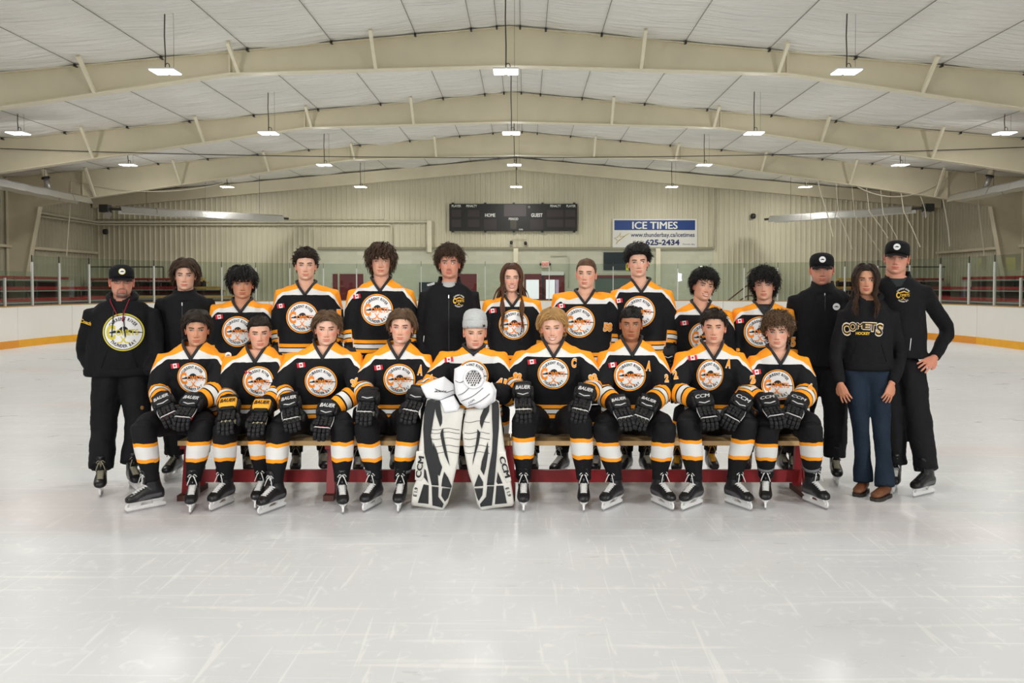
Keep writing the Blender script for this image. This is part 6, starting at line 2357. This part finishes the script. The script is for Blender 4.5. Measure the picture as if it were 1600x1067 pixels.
         skin=RUDDY, hair=(.03, .02, .015), style=sty('capped'), hat='cap', beard=('stubble', (.22, .11, .075), .5), badge=('round', 1306, 479, .030), zip=4, feet=[(1240, 752, 1240, 743), (1309, 759, 1303, 749)], laces=[lace_g, lace_g]),
    dict(label='woman in black COMETS hoodie, blue jeans and brown boots with long wavy dark hair', d=6.72, face=(1353.5, 460), head=(4, 0, 1), sh=(1306, 1408, 490), nl=.045, hs=.93, fw=.95, neck=.049, top='hoodie', bottom='jeans', nostring=True, hem=.56, belly=.93, chest=1.0, slr=.92,
         skin=MED, smile=.3, blush=.4, lip=sk(186, 96, 90), hair=DBR, style=sty('long', len=.34, lenside=.28, curl=.008, turns=1.5, mess=.10, w=.0065, hw=.072, ts=.012, tt=.016, tip=(.09, .045, .02)),
         arms=[((1304, 556, 6.74), (1313, 600, 6.60), (1322, 624, 6.56)), ((1408, 556, 6.74), (1393, 600, 6.58), (1387, 622, 6.55))], barehands=[(-.5, -1, .0), (.5, -1, .0)], curl=.25,
         knees=[(1345, 676, 6.62), (1378, 680, 6.58)], feet=[(1338, 777, 1358, 764), (1364, 784, 1400, 772)]),
    dict(label='tallest man in black cap and black team jacket, hand on his hip, standing far right', d=6.85, face=(1398, 427), head=(-4, -2, 4), nx=1400, sh=(1352, 1460, 452), nl=.045, hs=1.05, fw=1.03, neck=.068, top='jacket', bottom='track', belly=1.04, chest=1.05, vd=.09, open=1.9, tee='dark', hem=.66, yaw=-8,
         skin=RUDDY, hair=(.05, .03, .02), style=sty('capped', ts=.006, lenside=.018), hat='cap', badge=('emblem', 1411, 461, .058), zip=0,
         arms=[None, ((1483, 517, 6.95), (1459, 560, 6.74), (1440, 574, 6.66))], barehands=[None, (.2, -1, .5)], curl=.22, knees=[(1392, 650, 6.8), (1434, 650, 6.72)], feet=[(1396, 772, 1400, 763), (1427, 778, 1469, 768)], legw=1.0, laces=[lace_w, sk_black]),
]
for i, sp in enumerate(PEOPLE):
    sp['seed'] = i + 1
    sp['group'] = FR_ if sp.get('seat') else BK_
    sp['iris'] = ['brown', 'hazel', 'brown', 'blue'][i % 4]
    res = build_person(sp)
    sp['res'] = res


# ================================================================ extra pieces worn or printed
def px_local(root, px, py, d): return root.matrix_basis.inverted() @ P(px, py, d)


def crop(u, v): return 640 + u / 4.353, 560 + v / 4.353


pad_white = mat('pad_white', lin(222, 220, 212), 0.5, var=0.06, vscale=9, bump=0.35, bscale=18)
pad_black = mat('pad_black', (0.012, 0.013, 0.015, 1), 0.3, spec=0.5)
glove_w = mat('goalie_glove_white', lin(232, 233, 236), 0.5, var=0.04, vscale=12, bump=0.25, bscale=25)
seam_m = mat('pad_seam', (0.12, 0.12, 0.11, 1), 0.7)


def puff(name, poly, dfun, bulge, back, m, parent, root, prof=None, lift=0.0, seg=3, sm=True):
    """cushion with the outline poly (crop pixels); dfun gives the distance from the camera"""
    pts = []
    n = len(poly)
    for i in range(n):
        a, b = poly[i], poly[(i + 1) % n]
        for k in range(seg):
            t = k / seg
            pts.append((a[0] * (1 - t) + b[0] * t, a[1] * (1 - t) + b[1] * t))
    cx, cy = sum(p[0] for p in pts) / len(pts), sum(p[1] for p in pts) / len(pts)
    prof = prof or [(1.0, -1), (1.0, 0), (.985, .45), (.95, .8), (.88, 1.0), (.6, 1.0), (.3, 1.0), (.02, 1.0)]
    rings = []
    for k, h in prof:
        ring = []
        for (u, v) in pts:
            uu, vv = cx + (u - cx) * k, cy + (v - cy) * k
            x, y = crop(uu, vv)
            dd = dfun(u, v) * k + dfun(cx, cy) * (1 - k)
            off = lift + (bulge * h if h > 0 else back * h)
            ring.append(px_local(root, x, y, dd - off))
        rings.append(ring)
    return MB().loft(rings).obj(name, m, parent, sm)


gk = PEOPLE[4]['res'][0]
dL = lambda u, v: 6.00 + .10 * (v - 270) / 760
padL = [(118, 275), (150, 265), (200, 282), (218, 300), (300, 320), (372, 340), (360, 420), (345, 560), (330, 700), (300, 830), (285, 900), (262, 980), (225, 1035), (150, 1020), (20, 1000), (10, 985), (20, 890), (55, 800), (62, 620), (90, 400)]
padR = [(385, 345), (480, 330), (545, 288), (580, 275), (608, 290), (622, 400), (645, 600), (675, 750), (700, 900), (712, 985), (700, 1003), (560, 1020), (490, 1038), (460, 990), (435, 880), (400, 780), (370, 620), (358, 500), (368, 420)]
panL = [[(120, 285), (150, 275), (182, 292), (160, 350), (140, 440), (135, 560), (150, 640), (190, 760), (198, 865), (150, 862), (100, 640), (92, 480), (100, 350)],
        [(180, 285), (205, 290), (222, 400), (220, 440), (208, 465), (180, 380), (172, 330)], [(215, 490), (228, 475), (232, 530), (246, 600), (262, 680), (272, 730), (240, 660), (222, 590), (208, 520)],
        [(160, 570), (185, 625), (205, 700), (222, 740), (205, 800), (190, 790), (175, 700), (160, 640)], [(235, 770), (262, 810), (287, 868), (283, 880), (215, 870), (222, 820)],
        [(95, 855), (130, 862), (128, 990), (55, 982)], [(150, 868), (197, 872), (195, 940), (232, 990), (222, 1015), (155, 1000)], [(222, 880), (282, 882), (262, 950), (240, 975), (215, 935)], [(100, 750), (110, 760), (128, 850), (98, 810)]]
panR = [[(560, 300), (590, 285), (606, 300), (610, 360), (608, 480), (600, 560), (590, 700), (575, 862), (525, 862), (535, 780), (560, 640), (565, 520), (560, 400)],
        [(478, 440), (480, 400), (500, 350), (545, 300), (540, 360), (510, 420), (490, 480)], [(462, 480), (482, 505), (470, 580), (440, 680), (428, 725), (430, 690), (445, 610), (458, 530)],
        [(532, 565), (535, 640), (520, 740), (505, 795), (482, 755), (490, 700), (510, 640)], [(470, 785), (500, 840), (500, 868), (440, 872), (442, 860)],
        [(528, 868), (575, 868), (560, 1000), (482, 1010), (478, 990), (520, 940)], [(590, 865), (638, 865), (662, 985), (580, 992)], [(440, 882), (500, 880), (495, 930), (470, 970), (460, 950)], [(600, 770), (632, 850), (600, 855), (590, 840)]]
for poly, pans, tag_, s in ((padL, panL, [(45, 630), (98, 630), (92, 700), (98, 800), (80, 835), (36, 825)], -1), (padR, panR, [(597, 635), (650, 630), (692, 830), (660, 850), (632, 790)], 1)):
    po = puff('leg_pad', poly, dL, .045, .07, pad_white, gk, gk, prof=[(.96, -1), (1.0, -.6), (1.0, 0), (.985, .5), (.955, .85), (.90, 1.0), (.6, 1.0), (.3, 1.0), (.02, 1.0)])
    for pn in pans:
        puff('black_panel', pn, dL, .006, .006, pad_black, po, gk, lift=.047, seg=2, sm=False)
    puff('side_panel', tag_, dL, .008, .01, pad_white, po, gk, lift=.044, seg=2)
    sm_ = MB()
    for v in (505, 545, 595, 640) + ((430,) if s > 0 else (480,)):
        for (u0, u1) in (((140, 340),) if s < 0 else ((372, 545),)):
            pp = [px_local(gk, *crop(u0 + (u1 - u0) * k / 8, v + 6 * math.sin(k)), dL(0, v) - .046) for k in range(9)]
            sm_.tube(pp, .0022, 4)
    sm_.obj('stitching', seam_m, po, True)
    tx = MB()
    o_ = px_local(gk, *crop(68 if s < 0 else 648, 738), dL(0, 740) - .060)
    a1 = px_local(gk, *crop(82, 650), dL(0, 650) - .060) - px_local(gk, *crop(52, 830), dL(0, 830) - .060) if s < 0 else px_local(gk, *crop(672, 820), dL(0, 820) - .060) - px_local(gk, *crop(622, 655), dL(0, 655) - .060)
    a1.normalize()
    fwd = Vector((0, -1, 0))
    a2 = fwd.cross(a1).normalized()
    lettering(tx, 'CCM', o_, a1, a2, .040, .165, offset=.05)
    tx.obj('lettering', pad_black, po, False, False); tx = MB()
    o2 = px_local(gk, *crop(40 if s < 0 else 672, 908), dL(0, 908) - .052)
    lettering(tx, 'Eflex' if False else 'E 1.9', o2, a1, a2, .024, .07, offset=.03)
    tx.obj('lettering', pad_black, po, False, False)
# blocker and catching glove
dB = lambda u, v: 5.93
bo = puff('blocker', [(75, 185), (150, 152), (235, 122), (300, 175), (312, 240), (210, 285), (115, 270), (90, 225)], lambda u, v: 5.95 + .0004 * (u - 190), .03, .05, glove_w, gk, gk)
puff('blocker_hand', [(205, 285), (300, 250), (345, 325), (325, 360), (235, 370), (218, 320)], lambda u, v: 5.97, .04, .05, glove_w, bo, gk)
MB().tube([px_local(gk, *crop(u, v), 5.915) for u, v in ((140, 190), (190, 215), (250, 232), (300, 215))], .003, 5).obj('seam', seam_m, bo, True)
tx = MB(); lettering(tx, 'axis', px_local(gk, *crop(210, 222), 5.912), X, Z, .014, .09, offset=.02, shear=.3); tx.obj('lettering', pad_black, bo, False, False)
ca = puff('catching_glove', [(305, 70), (350, 48), (430, 50), (490, 80), (515, 150), (560, 170), (585, 230), (570, 290), (520, 335), (480, 347), (440, 330), (390, 338), (345, 300), (312, 240), (300, 150)], lambda u, v: 5.90, .055, .07, glove_w, gk, gk,
          prof=[(.9, -1), (1.0, -.5), (1.0, 0), (.96, .5), (.88, .8), (.75, .95), (.5, 1.0), (.3, 1.0), (.02, 1.0)])
rim = [(435 + 62 * math.cos(t), 135 + 64 * math.sin(t)) for t in np.linspace(0, 2 * math.pi, 25)]
MB().tube([px_local(gk, *crop(u, v), 5.838) for u, v in rim], .010, 8).obj('pocket_rim', glove_w, ca, True)
hole_m = mat('pocket_hole', lin(92, 84, 80), .8)
for i in range(-3, 4):
    for j in range(-3, 4):
        u, v = 435 + i * 16 + (8 if j % 2 else 0), 135 + j * 15
        if math.hypot(u - 435, v - 135) < 50:
            MB().pad(px_local(gk, *crop(u, v), 5.845), (.0062, .003, .0082), 0, Matrix.Rotation(.3, 3, 'Y'), e=.8, nu=8, nv=4).obj('pocket_hole', hole_m, ca, True)
for (u0, v0, u1, v1) in ((330, 250, 420, 180), (350, 290, 500, 200), (400, 320, 545, 240), (310, 150, 372, 150)):
    MB().tube([px_local(gk, *crop(u0 + (u1 - u0) * k / 6, v0 + (v1 - v0) * k / 6 + 14 * math.sin(k / 6 * 3.14)), 5.842) for k in range(7)], .0025, 5).obj('seam', seam_m, ca, True)
puff('glove_cuff', [(480, 345), (520, 330), (585, 290), (592, 215), (560, 160), (500, 220), (470, 300)], lambda u, v: 5.93, .03, .04, glove_w, ca, gk)
tx = MB(); lettering(tx, 'CCM', px_local(gk, *crop(420, 292), 5.838), (X * .86 + Z * .5), (Z * .86 - X * .5), .012, .05, offset=.03, shear=.3); tx.obj('lettering', pad_black, ca, False, False)

# the woman's hoodie print
wp = PEOPLE[-2]
root, tf, N, arms, gar = wp['res']
vsum = [tuple(v.co) for v in gar.data.vertices]
bv = BVHTree.FromPolygons(vsum, [tuple(p.vertices) for p in gar.data.polygons])
c = px_local(root, 1349, 513, wp['d'] - .12)
f = Field(bv, (c.x, c.z), .17, 20)
mb = MB()
W_ = .30
for ch, t, hgt, dzz in zip('COMETS', (-.82, -.50, -.15, .18, .48, .82), (.085, .062, .050, .050, .062, .085), (-.016, .004, .012, .012, .004, -.016)):
    wch = .052
    rot = math.radians(-t * 8)
    for off, mi, hh in ((.085, 1, .003), (.055, 0, .0042), (.012, 2, .0056)):
        v_, f_ = line2(ch, 0, 0, hgt * (1.06 if mi == 1 else 1.0), wch * (1.0 if mi != 1 else 1.12), off)
        stamp(mb, f, (c.x + t * W_ / 2, c.z + dzz + .008), v_, f_, 1, hh, mi, rot)
stamp(mb, f, (c.x, c.z - .040), *line2('HOCKEY', 0, 0, .022, .105, .04), 1, .004, 0)
mb.obj('print', [goldprint, whitecloth, blackprint], gar, False, False)
# small emblem on the left man's trousers
r0 = PEOPLE[9]['res'][0]
MB().pad(px_local(r0, 222, 637, 6.74), (.015, .003, .017), e=.9).obj('pocket_badge', mat('dull_gold', lin(120, 84, 30), .7), r0, True)
# red glove tucked behind the first seated player

# pale reflective pocket zippers on the two jackets
for k_, (x0, y0, x1, y1) in ((22, (1423, 528, 1421, 547)), (14, (662, 525, 661, 535))):
    root, tf, N, arms, gar = PEOPLE[k_]['res']
    bv = BVHTree.FromPolygons([tuple(v.co) for v in gar.data.vertices], [tuple(p.vertices) for p in gar.data.polygons])
    pp = []
    for t in (0, .5, 1):
        c = px_local(root, x0 + (x1 - x0) * t, y0 + (y1 - y0) * t, PEOPLE[k_]['d'] - .12)
        h = bv.ray_cast(Vector((c.x, -1, c.z)), Vector((0, 1, 0)), 3)
        if h[0] is not None: pp.append(h[0] - Vector((0, .003, 0)))
    if len(pp) > 1: MB().tube(pp, .0035, 5).obj('pocket_zipper', whitecloth, gar, True)
